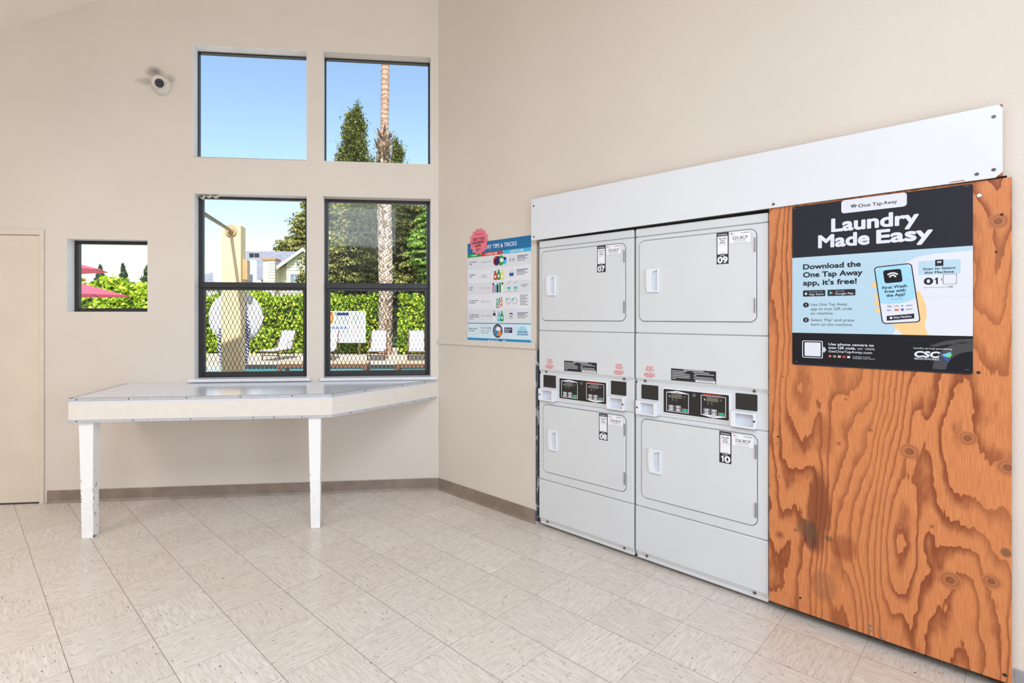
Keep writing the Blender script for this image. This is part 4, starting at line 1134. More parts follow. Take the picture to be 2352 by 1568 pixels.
        for i, s_ in enumerate(('Pay with', 'Your', 'Phone')): text(mb, s_, (sx0 + sx1) / 2, None, sz1 - 0.034 - 0.0105 * i, sz1 - 0.027 - 0.0105 * i, y - 0.0003, 0, 0.03, 'C')
        mb.flat(q4(sx0 + 0.007, sx1 - 0.007, sz1 - 0.0625, sz1 - 0.0615), y - 0.0003, 2)
        mb.flat(q4(sx0 + 0.016, sx1 - 0.016, sz0 + 0.054, sz0 + 0.056), y - 0.0003, 2)
        text(mb, 'Machine', (sx0 + sx1) / 2, None, sz0 + 0.041, sz0 + 0.0455, y, 1, 0.03, 'C')
        if num == '10':
            mb.flat([(sx0 + 0.007 + px_ * 1.1, sz0 + 0.0055 + pz_) for px_, pz_ in one(0.031)], y, 1)
            text(mb, '0', sx0 + 0.024, sx1 - 0.004, sz0 + 0.006, sz0 + 0.036, y, 1, 0.05)
        else:
            text(mb, num, sx0 + 0.004, sx1 - 0.004, sz0 + 0.006, sz0 + 0.036, y, 1, 0.05)
        obj('number_sticker', mb, [m_ink, m_inkw, m_inkg], parent=dr, label='black number sticker')
        tx0, tx1, tz0, tz1 = sx1 + 0.003, sx1 + 0.003 + X(0.099), z1 - 0.064, z1 - 0.003
        mb = MB(); mb.prism(rrect(tx0 - 0.0008, tx1 + 0.0008, tz0 - 0.0008, tz1 + 0.0008, 0.003), -0.0086, -0.0080, 2); mb.prism(rrect(tx0, tx1, tz0, tz1, 0.003), -0.0090, -0.0082, 1)
        text(mb, tg, tx0 + 0.015, tx1 - 0.014, tz0 + 0.022, tz0 + 0.036, y, 0, 0.008)
        mb.flat(ell(tx0 + 0.011, tz1 - 0.009, 0.004, n=12), y, 3); mb.ring(ell(tx0 + 0.020, tz1 - 0.013, 0.007, 0.006, 14), ell(tx0 + 0.020, tz1 - 0.013, 0.006, 0.005, 14), y, y + 0.0003, 2)
        text(mb, 'CSC SERVICE', tx1 - 0.044, tx1 - 0.006, tz1 - 0.0115, tz1 - 0.007, y, 0, 0.03)
        for i, ww in enumerate((0.055, 0.05, 0.0, 0.066)):
            if ww: mb.flat(q4((tx0 + tx1) / 2 - ww / 2, (tx0 + tx1) / 2 + ww / 2, tz0 + 0.0165 - 0.004 * i, tz0 + 0.0178 - 0.004 * i), y, 2)
        obj('machine_tag', mb, [m_ink, m_inkw, m_inkg, m_inkred], parent=dr, label='white machine tag')
    # notices on the service panel
    mb = MB(); a, b = X(wlx[0]), X(wlx[1]); y = -0.0018
    mb.prism(q4(a, b, 1.065, 1.130), -0.0015, 0.0, 0)
    mb.flat(q4((a + b) / 2 - 0.05, (a + b) / 2 + 0.055, 1.1245, 1.1275), y, 1)
    for i, (xa, xb) in enumerate(((0.004, 0.085), (0.004, 0.075), (0.004, 0.10), (0.004, 0.102), (0.004, 0.101), (0.004, 0.026))):
        z = 1.118 - 0.0085 * i; mb.flat(q4(a + xa, a + xb, z - 0.0012, z + 0.0012), y, 1)
    for i, (xa, xb) in enumerate(((0.12, 0.20), (0.125, 0.225), (0.122, 0.135), (0.122, 0.22), (0.122, 0.226))):
        z = 1.118 - 0.0085 * i; mb.flat(q4(a + xa, a + min(xb, b - a - 0.004), z - 0.0012, z + 0.0012), y, 1)
    mb.flat(q4(a + 0.13, b - 0.003, 1.067, 1.078), y, 1)
    for i in range(2): mb.flat(q4(a + 0.14, b - 0.012, 1.0695 + 0.004 * i, 1.0705 + 0.004 * i), y - 0.0003, 0)
    obj('instruction_label', mb, [m_ink, m_inkw], parent=sp, label='black instruction label')
    for rx in reds:
        mb = MB(); y = -0.0006; c = X(rx)
        for z, hw in ((1.130, 0.026), (1.122, 0.016), (1.114, 0.028), (1.106, 0.020), (1.092, 0.028), (1.085, 0.033), (1.078, 0.034), (1.072, 0.022)):
            n_ = int(hw / 0.004)
            for i in range(-n_, n_):
                if (i * 7 + int(z * 1000)) % 5: mb.flat(q4(c + i * 0.004, c + i * 0.004 + 0.0033, z - 0.0024, z + 0.0024), y, 0)
        obj('warning_print', mb, m_inkred, parent=sp, label='red warning print')
    # control panel
    mb = MB(); mb.box(X(0.001), X(0.678), 0.006, 0.04, 0.857, 1.0305); cp = obj('control_panel', mb, m_white, parent=t, bevel=0.004)
    mb = MB(); mb.prism(rrect(X(0.157), X(0.510), 0.876, 1.022, 0.006), 0.001, 0.006); obj('bezel', mb, m_white2, parent=cp, bevel=0.002)
    mb = MB(); mb.prism(rrect(X(0.165), X(0.501), 0.884, 1.013, 0.003), -0.001, 0.002, 0)
    y = -0.0014
    def shield(x0, x1, z0, z1, pk, up):
        if up: return [(x0, z0), (x1, z0), (x1, z1), ((x0 + x1) / 2, pk), (x0, z1)]
        return [(x0, z1), (x0, z0), ((x0 + x1) / 2, pk), (x1, z0), (x1, z1)]
    for (x0, x1, z0, z1, pk, up) in ((0.180, 0.302, 0.893, 0.998, 1.009, True), (0.365, 0.488, 0.898, 1.001, 0.886, False)):
        o_ = shield(X(x0), X(x1), z0, z1, pk, up)
        i_ = shield(X(x0) + 0.0025, X(x1) - 0.0025, z0 + 0.0025, z1 - 0.0025, z1 - 0.0025 if up else z0 + 0.0025, up)
        mb.ring(o_, i_, y, y + 0.0004, 1)
        dx = x0 + 0.028; dz = z1 - 0.007
        mb.ring(rrect(X(dx), X(dx + 0.057), dz - 0.023, dz, 0.002), rrect(X(dx) + 0.0018, X(dx + 0.057) - 0.0018, dz - 0.0212, dz - 0.0018, 0.002), y, y + 0.0004, 3)
        mb.flat(q4(X(dx) + 0.003, X(dx + 0.057) - 0.003, dz - 0.020, dz - 0.003), y, 4)
        mb.ring(ell(X(dx + 0.070), dz - 0.012, 0.0055, n=14), ell(X(dx + 0.070), dz - 0.012, 0.0042, n=14), y, y + 0.0004, 3); mb.flat(ell(X(dx + 0.070), dz - 0.012, 0.002, n=8), y, 3)
        mb.flat([(X(dx - 0.014), dz - 0.009), (X(dx - 0.006), dz - 0.014), (X(dx - 0.006), dz - 0.021), (X(dx - 0.010), dz - 0.018)], y, 1)
        for x in (0.007, 0.026): mb.flat(ell(X(dx + x), dz - 0.030, 0.0017, n=8), y, 1); mb.flat(q4(X(dx + x) - 0.006, X(dx + x) + 0.006, dz - 0.038, dz - 0.036), y, 3)
        text(mb, 'UPPER' if up else 'LOWER', X((x0 + x1) / 2), None, (z1 + 0.001) if up else (z0 - 0.007), (z1 + 0.0055) if up else (z0 - 0.0025), y - 0.0003, 0, 0.02, 'C')
    text(mb, 'Speed Queen', X(0.377), X(0.467), 1.0035, 1.0105, y, 2, 0.05)
    obj('keypad', mb, [m_panelblk, m_inkw, m_red, m_inkg, m_lcd], parent=cp)
    for (bx, bz) in ((0.208, 0.921), (0.246, 0.922), (0.208, 0.905), (0.246, 0.905), (0.394, 0.925), (0.430, 0.925), (0.394, 0.9085), (0.430, 0.9085)):
        mb = MB(); mb.ring(rrect(X(bx - 0.0145), X(bx + 0.0145), bz - 0.0072, bz + 0.0072, 0.004), rrect(X(bx - 0.0133), X(bx + 0.0133), bz - 0.0062, bz + 0.0062, 0.004), -0.0016, -0.001, 0)
        mb.prism(ell(X(bx), bz, X(0.0095), 0.0048, 16), -0.003, -0.001, 0); mb.flat(ell(X(bx), bz, 0.002, 0.0028, 8), -0.0033, 1)
        obj('button', mb, [m_inkw, m_ink], parent=cp)
    for (bx, bz) in ((0.282, 0.907), (0.467, 0.910)):
        mb = MB(); mb.ring(rrect(X(bx - 0.0155), X(bx + 0.0155), bz - 0.0085, bz + 0.0085, 0.004), rrect(X(bx - 0.0145), X(bx + 0.0145), bz - 0.0076, bz + 0.0076, 0.004), -0.0016, -0.001, 1)
        mb.prism(ell(X(bx), bz, X(0.0125), 0.0066, 8), -0.003, -0.001, 0)
        obj('start_button', mb, [m_green, m_inkw], parent=cp, label='green start button')
    mb = MB(); mb.cyl((X(0.331), 0.0, 0.995), (X(0.331), -0.006, 0.995), 0.0095, 0.008, 18); mb.cyl((X(0.331), -0.006, 0.995), (X(0.331), -0.0075, 0.995), 0.0035, n=10, mi=1); obj('key_lock', mb, [m_steel, m_blk], parent=cp, smooth=True)
    for (x0, x1, z0, z1) in ((0.034, 0.132, 0.944, 1.025), (0.532, 0.630, 0.948, 1.029)):
        mb = MB(); mb.prism(rrect(X(x0), X(x1), z0, z1, 0.002), 0.0035, 0.008); obj('blank_plate', mb, m_blk, parent=cp, label='black blank plate')
    for (x0, x1, z0, z1, rx0, rx1, slot) in ((0.012, 0.136, 0.856, 0.934, 0.040, 0.116, 0.022), (0.516, 0.630, 0.861, 0.940, 0.537, 0.619, 0.6245)):
        mb = MB(); mb.ring(rrect(X(x0), X(x1), z0, z1, 0.004), rrect(X(rx0), X(rx1), z0 + 0.009, z1 - 0.009, 0.004), -0.026, 0.006, 0)
        mb.flat(rrect(X(rx0), X(rx1), z0 + 0.009, z1 - 0.009, 0.004), 0.004, 1)
        cup = obj('coin_cup', mb, [m_white2, m_pocket], parent=cp, bevel=0.0025)
        mb = MB(); mb.cyl((X(slot), -0.026, (z0 + z1) / 2 + 0.0), (X(slot), -0.0275, (z0 + z1) / 2), 0.005, n=12); obj('cup_lock', mb, m_blk, parent=cup)
    return t
stacked_dryer(1.028, 0.676, 'white stacked dryer with doors numbered 07 and 08 beside the beige wall', ('07', '08'), ('223-BCP', '224-BCP'), (0.087, 0.586), (0.202, 0.438), 'stacked dryers set into the right wall')
stacked_dryer(1.7155, 0.681, 'white stacked dryer with doors numbered 09 and 10 beside the plywood panel', ('09', '10'), ('225-BCP', '226-BCP'), (0.083,), (0.207, 0.440), 'stacked dryers set into the right wall')

# ------------------------------------------------------------------ outdoors: ground and pool
mb = MB()
def gbox(mb, x0, x1, y0, y1, z0, z1): mb.box(x0, x1, y0, y1, z0, z1)
PY0, PY1 = 13.0, 15.4
gbox(mb, -40, 25, -9, PY0, -0.4, -0.06); gbox(mb, -40, 25, PY1, 24, -0.4, -0.0); gbox(mb, -40, 25, PY0, PY1, -1.2, -1.0)
gbox(mb, 18, 25, PY0, PY1, -1.0, -0.06); gbox(mb, -40, -30, PY0, PY1, -1.0, -0.06)
obj('floor_pool_deck', mb, m_deck, kind='structure')
mb = MB(); gbox(mb, -90, 90, 24, 140, -0.4, -0.05); obj('floor_lawn', mb, m_grass, kind='structure')
mb = MB(); gbox(mb, -30, 18, PY0, PY1, -0.9, -0.10); obj('floor_pool_water', mb, m_water, kind='structure')
# dark tile line of the far pool wall, built as a separate bar
a = at(556, 842, 15.37); b = at(1060, 842, 15.37)
rl = thing('pool_edge_tiles', 'long dark brown tile band along the far edge of the pool', 'tiling', (a.x, 15.36, -0.11))
mb = MB(); mb.box(0, b.x - a.x, -0.03, 0.035, 0.02, 0.125); obj('tiling', mb, m_darktile, parent=rl, bevel=0.008)
for x in (0.4, (b.x - a.x) / 2, b.x - a.x - 0.4):
    mb = MB(); mb.box(x - 0.03, x + 0.03, -0.02, 0.03, -0.02, 0.02); obj('bracket', mb, m_darktile, parent=rl)  # small dark blocks under the tile band

# ------------------------------------------------------------------ pillar, bracket, life ring, sign
pc = at(553, 857, 7.0); PX = Vector((pc.x, 7.0, -0.06))
pil = thing('square_pillar', 'cream stucco square pillar by the pool outside the lower left window', 'pillar', PX, TB)
mb = MB(); mb.box(-0.25, 0, 0, 0.25, 0, 2.66); obj('shaft', mb, m_stucco, parent=pil, bevel=0.008)
mb = MB(); mb.box(-0.252, 0.002, -0.002, 0.252, 2.655, 2.68); obj('cap', mb, m_stucco, parent=pil, bevel=0.006)
fl_ = Vector((-0.125, -0.001, 2.545 + 0.06))
mb = MB(); mb.cyl(fl_, fl_ + Vector((0, -0.02, 0)), 0.075, n=24); mb.cyl(fl_ + Vector((0, -0.02, 0)), fl_ + Vector((0, -0.05, 0)), 0.045, 0.036, n=20); obj('flange', mb, m_tanmetal, parent=pil, smooth=True)
Minv = (Matrix.Translation(PX) @ Matrix.Rotation(TB, 4, 'Z')).inverted()
e1 = Minv @ at(462, 487, 4.75)
mb = MB(); mb.tube([fl_ + Vector((0, -0.03, 0)), e1], 0.021, 12); obj('bracket_pipe', mb, m_rail, parent=pil, smooth=True)
mb = MB(); mb.box(0.002, 0.07, 0.06, 0.20, 1.96, 2.23); obj('junction_box', mb, m_tanmetal, parent=pil, bevel=0.006)

lrp = at(542, 729, 7.36)
lr = thing('life_ring', 'white life ring with blue and white rope hanging behind the cream pillar', 'life ring', lrp, TB)
mb = MB()
n1_, n2_ = 40, 14
for i in range(n1_):
    for j in range(n2_):
        a_, b_ = 2 * math.pi * i / n1_, 2 * math.pi * j / n2_
        rr_ = 0.252 + 0.114 * math.cos(b_)
        mb.v.append((rr_ * math.cos(a_), 0.05 * math.sin(b_), rr_ * math.sin(a_)))
for i in range(n1_):
    for j in range(n2_):
        mb.f.append((i * n2_ + j, ((i + 1) % n1_) * n2_ + j, ((i + 1) % n1_) * n2_ + (j + 1) % n2_, i * n2_ + (j + 1) % n2_)); mb.m.append(0)
obj('ring', mb, m_ringw, parent=lr, smooth=True)
lri = (Matrix.Translation(lrp) @ Matrix.Rotation(TB, 4, 'Z')).inverted()
for pp in ([(560, 692), (564, 715), (568, 735), (571, 750), (569, 770), (570, 795), (568, 815), (564, 835)], [(566, 745), (563, 765), (565, 790), (562, 812), (560, 835)], [(507, 752), (504, 768), (502, 785), (505, 805), (507, 822), (508, 840)]):
    mb = MB(); mb.tube([lri @ at(x, y, 7.28) for x, y in pp], 0.019, 10); obj('rope', mb, m_rope, parent=lr, smooth=True)

ps = thing('pillar_sign', 'pale rounded sign panel seen from behind on the cream pillar', 'sign', at(540, 648, 7.33), TB)
mb = MB(); mb.prism(rrect(-0.29, 0.295, 0.0, 0.315, 0.03), -0.006, 0.006); obj('panel', mb, m_signback, parent=ps)
mb = MB(); mb.box(-0.13, 0.13, -0.07, -0.006, 0.12, 0.19); obj('mounting_bar', mb, m_tanmetal, parent=ps)

# ------------------------------------------------------------------ loungers
def copy_thing(root, loc, rotz, label):
    r = root.copy(); COL.objects.link(r); r.location = loc; r.rotation_euler = (0, 0, rotz); r['label'] = label
    for ch in list(root.children):
        c = ch.copy(); COL.objects.link(c); c.parent = r
        for g in ch.children:
            d = g.copy(); COL.objects.link(d); d.parent = c
    return r
LG = 'white sling loungers along the hedge'
def lounger(loc, rotz, label):
    t = thing('lounge_chair', label, 'lounger', loc, rotz, LG)
    # local: faces -y (towards the pool), back at +y
    mb = MB(); mb.hexa([(-0.25, 0.20, 0.33), (0.25, 0.20, 0.33), (0.25, 0.23, 0.33), (-0.25, 0.23, 0.33), (-0.24, 0.50, 0.93), (0.24, 0.50, 0.93), (0.24, 0.53, 0.93), (-0.24, 0.53, 0.93)]); obj('backrest', mb, m_sling, parent=t, bevel=0.01)
    mb = MB(); mb.hexa([(-0.25, -0.85, 0.30), (0.25, -0.85, 0.30), (0.25, 0.2, 0.33), (-0.25, 0.2, 0.33), (-0.25, -0.85, 0.325), (0.25, -0.85, 0.325), (0.25, 0.2, 0.355), (-0.25, 0.2, 0.355)]); obj('seat', mb, m_sling, parent=t, bevel=0.008)
    mb = MB()
    for s_ in (-1, 1):
        mb.tube([(s_ * 0.27, -0.88, 0.30), (s_ * 0.27, 0.2, 0.32), (s_ * 0.27, 0.52, 0.92)], 0.018, 8)
    mb.tube([(-0.27, -0.88, 0.30), (0.27, -0.88, 0.30)], 0.018, 8)
    obj('frame', mb, m_brown, parent=t)
    for s_ in (-1, 1):
        for y in (-0.62, 0.30):
            mb = MB(); mb.tube([(s_ * 0.27, y, 0.31), (s_ * 0.28, y + (0.06 if y > 0 else -0.05), 0.0)], 0.019, 8); obj('leg', mb, m_brown, parent=t)
        mb = MB(); mb.tube([(s_ * 0.29, 0.40, 0.62), (s_ * 0.29, -0.05, 0.56), (s_ * 0.29, -0.10, 0.31)], 0.016, 8); obj('armrest', mb, m_brown, parent=t)
    for y in (-0.64, 0.33):
        mb = MB(); mb.tube([(-0.27, y, 0.16), (0.27, y, 0.16)], 0.014, 8); obj('stretcher', mb, m_brown, parent=t)
    return t
def gp(x, d): return Vector(((x - CXP) / FPX * d, d, 0))
l0 = lounger(gp(645, 17.6), R(-14), 'white sling lounger seen through the lower left window near the pillar')
copy_thing(l0, gp(754, 17.6), R(4), 'white sling lounger half hidden by the window frame below the warning board')
copy_thing(l0, gp(868, 17.6), R(2), 'white sling lounger standing in front of the palm trunk')
copy_thing(l0, gp(957, 17.6), R(3), 'white sling lounger in front of the right end of the hedge')
def daybed(loc, label):
    t = thing('pool_bench', label, 'bench', loc, 0, 'low tan benches on the near pool side')
    mb = MB(); n = 9
    for i in range(n): mb.box(0.0, 1.9, -0.28 + i * 0.065, -0.225 + i * 0.065, 0.455, 0.48)
    obj('slats', mb, m_tan, parent=t, bevel=0.004)
    mb = MB(); mb.box(0.0, 1.9, -0.30, -0.26, 0.38, 0.46); mb.box(0.0, 1.9, 0.28, 0.32, 0.38, 0.46); mb.box(0.0, 0.05, -0.26, 0.28, 0.38, 0.455); mb.box(1.85, 1.9, -0.26, 0.28, 0.38, 0.455); obj('frame', mb, m_brown, parent=t, bevel=0.004)
    for x in (0.0, 1.82):
        for y in (-0.31, 0.25): mb = MB(); mb.box(x, x + 0.08, y, y + 0.08, 0, 0.44); obj('leg', mb, m_brown, parent=t, bevel=0.004)
    return t
d0 = daybed((gp(647, 11.6) + Vector((0, 0, -0.06))), 'low tan slatted bench at the bottom right of the lower left window')
p_ = gp(911, 11.6)
copy_thing(d0, (p_.x, p_.y, -0.06), 0, 'low tan slatted bench at the bottom right of the lower right window')

# ------------------------------------------------------------------ foliage
rng = np.random.default_rng(11)
def leaf_mesh(name, pts, size, mat, parent=None, up=0.35, stretch=1.5, outward=None, label=None):
    """many small folded leaves as one mesh (numpy)"""
    n = len(pts)
    d = rng.normal(size=(n, 3))
    if outward is not None: d = d * 0.75 + outward
    d[:, 2] += up
    d /= np.linalg.norm(d, axis=1)[:, None]
    r = rng.normal(size=(n, 3)); u = np.cross(d, r); u /= np.linalg.norm(u, axis=1)[:, None]; v = np.cross(d, u)
    s = size * rng.uniform(0.65, 1.35, size=(n, 1))
    a = pts - u * s * 0.5 * stretch; c = pts + u * s * 0.5 * stretch
    fold = d * s * 0.18
    b = pts + v * s * 0.42 + fold; e = pts - v * s * 0.42 + fold
    V = np.stack([a, b, c, e], axis=1).reshape(-1, 3)
    idx = np.arange(n) * 4
    F = np.concatenate([np.stack([idx, idx + 1, idx + 2], 1), np.stack([idx, idx + 2, idx + 3], 1)])
    me = bpy.data.meshes.new(name)
    me.vertices.add(len(V)); me.vertices.foreach_set('co', V.ravel().astype(np.float32))
    me.loops.add(len(F) * 3); me.loops.foreach_set('vertex_index', F.ravel().astype(np.int32))
    me.polygons.add(len(F)); me.polygons.foreach_set('loop_start', (np.arange(len(F)) * 3).astype(np.int32))
    me.materials.append(mat); me.update(calc_edges=True); me.validate()
    o = bpy.data.objects.new(name, me); COL.objects.link(o)
    if parent: o.parent = parent
    return o

def hedge(name, label, x0, x1, y0, y1, prof, nleaf, size=0.115):
    """ivy hedge: leaves over the front and top of a dark core; prof(x) gives the height"""
    t = thing(name, label, 'hedge', ((x0 + x1) / 2, y0, 0))
    ox = (x0 + x1) / 2
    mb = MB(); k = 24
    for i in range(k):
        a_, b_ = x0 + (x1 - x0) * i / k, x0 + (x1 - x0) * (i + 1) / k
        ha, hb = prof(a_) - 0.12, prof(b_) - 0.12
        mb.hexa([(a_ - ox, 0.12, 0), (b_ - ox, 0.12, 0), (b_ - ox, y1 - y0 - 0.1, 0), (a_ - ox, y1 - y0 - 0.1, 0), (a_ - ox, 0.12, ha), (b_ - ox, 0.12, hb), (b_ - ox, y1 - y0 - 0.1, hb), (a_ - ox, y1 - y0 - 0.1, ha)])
    obj('hedge_shade_core', mb, m_core, parent=t)  # solid dark core standing for shaded gaps behind the ivy
    xs = rng.uniform(x0, x1, nleaf); hs = np.array([prof(x) for x in xs])
    top = rng.uniform(size=nleaf) < 0.2
    zs = np.where(top, hs + rng.normal(0, 0.07, nleaf), rng.uniform(0.02, 1, nleaf) * hs)
    ys = np.where(top, rng.uniform(0, y1 - y0, nleaf), 0.03 + 0.09 * np.sin(xs * 3.1) * np.sin(zs * 4.3) + rng.normal(0, 0.06, nleaf))
    out = np.zeros((nleaf, 3)); out[:, 1] = np.where(top, -0.2, -0.9); out[:, 2] = np.where(top, 1.0, 0.5)
    leaf_mesh('leaves', np.stack([xs - ox, ys, zs], 1), size, m_ivy, t, 0.2, 1.1, out)
    return t
hedge('ivy_hedge', 'long bright ivy hedge running behind the pool left of the palm trunk', -10.6, -2.15, 20.2, 21.0, lambda x: 2.15 + 0.06 * math.sin(x * 2.3) + 0.04 * math.sin(x * 7), 9500)
hedge('ivy_hedge', 'bright ivy hedge right of the palm trunk', -1.62, 2.4, 19.6, 20.4, lambda x: 2.10 + 0.05 * math.sin(x * 3.3), 4800)
hedge('ivy_hedge', 'mounded ivy hedge seen through the small square window', -15.6, -10.7, 20.0, 21.2, lambda x: 2.58 + 0.16 * math.sin(x * 1.9 + 0.8) + 0.08 * math.sin(x * 5.3), 6500, 0.14)

def blob_points(c, r, n):
    """leaves gathered into tufts over a crown; returns points and outward directions"""
    c = np.array(c); r = np.array(r)
    m = max(8, n // 38)
    d = rng.normal(size=(m, 3)); d /= np.linalg.norm(d, axis=1)[:, None]
    cen = c + d * r * rng.uniform(0.62, 0.98, size=(m, 1))
    rad = np.mean(r) * rng.uniform(0.14, 0.26, size=(m, 1))
    k = rng.integers(0, m, n)
    e = rng.normal(size=(n, 3)); e /= np.linalg.norm(e, axis=1)[:, None]
    e[:, 2] = np.abs(e[:, 2]) * 0.8 - 0.15
    pts = cen[k] + e * rad[k] * rng.uniform(0.75, 1.1, size=(n, 1)) * np.array([1.35, 1.35, 0.8])
    return pts, e + d[k] * 0.5
def tree(name, label, cat, loc, blobs, leaves, size, mat, trunk_h, trunk_r=0.18, group=None):
    """blobs: (x,y,z,rx,ry,rz) relative to loc; leaves are shared out by size"""
    t = thing(name, label, cat, loc, 0, group)
    mb = MB(); mb.tube([(0, 0, 0), (0.05, 0, trunk_h * 0.5), (0, 0.03, trunk_h)], [trunk_r, trunk_r * 0.8, trunk_r * 0.4], 10); obj('trunk', mb, m_bark, parent=t)
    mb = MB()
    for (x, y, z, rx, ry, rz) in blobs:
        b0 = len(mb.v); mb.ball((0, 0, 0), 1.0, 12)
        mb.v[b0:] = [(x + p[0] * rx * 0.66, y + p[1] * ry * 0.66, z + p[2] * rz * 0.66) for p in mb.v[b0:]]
    obj('crown_shade_core', mb, m_core, parent=t)  # dark balls added to deepen the shade inside the crown
    wts = np.array([b[3] * b[5] for b in blobs]); wts = wts / wts.sum()
    q = [blob_points(b[:3], b[3:6], max(20, int(leaves * w_))) for b, w_ in zip(blobs, wts)]
    leaf_mesh('foliage', np.concatenate([p[0] for p in q]), size, mat, t, 0.3, 1.6, np.concatenate([p[1] for p in q]) * 1.2)
    return t
def conifer(name, label, loc, h, rad, leaves, size, mat, base=0.1, group=None):
    t = thing(name, label, 'tree', loc, 0, group)
    mb = MB(); mb.tube([(0, 0, 0), (0, 0, h * 0.5), (0, 0, h * 0.97)], [0.02 * h, 0.012 * h, 0.003 * h], 8); obj('trunk', mb, m_bark, parent=t)
    P_ = []
    nb = 50
    per = leaves // nb
    for i in range(nb):
        f = (i / nb) ** 0.85
        z = h * (base + (1 - base) * f)
        L = rad * (1 - f) ** 0.8 * rng.uniform(0.45, 1.2) + 0.04 * rad
        a_ = rng.uniform(0, 2 * math.pi)
        tt = rng.uniform(0.1, 1.0, per) ** 0.7
        spread = 0.16 * L * (1.2 - tt * 0.5) + 0.02 * rad
        x = math.cos(a_) * L * tt + rng.normal(0, 1, per) * spread; y = math.sin(a_) * L * tt + rng.normal(0, 1, per) * spread
        zz = z - 0.18 * L * tt + 0.14 * L * tt ** 2 + rng.normal(0, 0.05 * rad + 0.012 * h, per)
        P_.append(np.stack([x, y, zz], 1))
    leaf_mesh('foliage', np.concatenate(P_), size, mat, t, 0.3, 2.0)
    return t
TG_ = 'trees beyond the hedge'
conifer('conifer', 'tall conifer rising left of the palm in the upper right window', gp(814, 33), 14.1, 3.7, 46000, 0.085, m_con, 0.12, TG_)
conifer('conifer', 'narrow conifer top just right of the palm trunk in the upper right window', gp(912, 38), 13.7, 3.1, 30000, 0.085, m_con, 0.12, TG_)
tree('leafy_tree', 'large olive green tree behind the house gable', 'tree', gp(712, 54),
     [(0, 0, 6.7, 3.2, 2.9, 3.7), (0.4, 0, 10.3, 2.3, 2.2, 2.7), (0.5, 0, 12.5, 1.4, 1.35, 1.85), (-2.0, 0, 8.4, 1.5, 1.5, 1.2), (-2.7, 0, 6.1, 1.6, 1.5, 1.2), (2.0, 0, 8.0, 2.2, 2.0, 2.9)], 32000, 0.18, m_dense, 9, 0.3, TG_)
tree('leafy_tree', 'dense olive tree filling the left of the lower right window', 'tree', gp(800, 29),
     [(0, 0, 4.6, 2.1, 1.8, 2.2), (-1.3, -0.3, 3.6, 1.3, 1.2, 1.5), (0.6, -0.4, 6.0, 1.5, 1.3, 1.5), (-0.9, 0, 6.3, 1.3, 1.2, 1.4), (1.4, 0, 4.4, 1.2, 1.2, 1.7), (-0.4, -0.5, 3.0, 1.4, 1.0, 0.9)], 36000, 0.10, m_dense, 5, 0.2, TG_)
tree('leafy_tree', 'dark olive tree standing behind and right of the palm trunk', 'tree', gp(925, 28),
     [(0, 0, 4.4, 1.5, 1.4, 2.0), (-0.7, 0, 5.9, 1.2, 1.1, 1.3), (0.5, 0, 6.1, 1.2, 1.1, 1.3), (0.1, -0.3, 2.9, 1.2, 1.0, 1.0)], 24000, 0.10, m_dense, 5, 0.16, TG_)
tree('leafy_tree', 'fresh green tree at the right edge of the lower right window', 'tree', gp(992, 25),
     [(0, 0, 5.3, 0.85, 0.9, 1.2), (-0.25, -0.2, 4.3, 0.9, 0.8, 1.0), (0.3, 0, 6.4, 0.8, 0.8, 0.9), (0.2, 0, 3.3, 0.8, 0.8, 0.8), (-0.5, 0, 4.9, 0.6, 0.6, 0.7)], 16000, 0.095, m_bright, 4.2, 0.12, TG_)
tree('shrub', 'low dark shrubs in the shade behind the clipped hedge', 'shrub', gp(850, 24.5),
     [(-2.2, 0, 1.6, 1.0, 0.8, 1.1), (-1.2, 0, 1.8, 1.0, 0.8, 1.2), (-0.2, 0, 1.7, 1.0, 0.8, 1.2), (0.9, 0, 1.8, 1.0, 0.8, 1.3), (1.9, 0, 1.7, 1.0, 0.8, 1.2), (2.8, 0, 1.7, 1.0, 0.8, 1.3)], 11000, 0.14, m_under, 1.2, 0.08)
tree('shrub', 'golden leafy shrub at the left of the small square window', 'shrub', gp(184, 24), [(0, 0, 2.3, 0.55, 0.5, 1.0), (-0.6, 0, 2.0, 0.6, 0.5, 1.0)], 1800, 0.13, m_shrub, 2, 0.05)
for (x, top, lab) in ((230, 612, 'small distant conifer at the left above the hedge in the small square window'), (283, 609, 'small distant conifer in the middle above the hedge in the small square window'), (338, 612, 'small distant conifer at the right edge of the small square window')):
    conifer('conifer', lab, gp(x, 55), CAM_H + (HYP - top) / FPX * 55, 1.25, 7000, 0.11, m_conblue, 0.3, 'distant conifers')
tree('shrub', 'loose bushy shrubs between the house and the hedge behind the pillar', 'shrub', gp(590, 26), [(0, 0, 2.1, 0.9, 0.7, 0.75), (-1.2, 0, 1.9, 0.8, 0.6, 0.7)], 1800, 0.15, m_ivy, 1.5, 0.05)

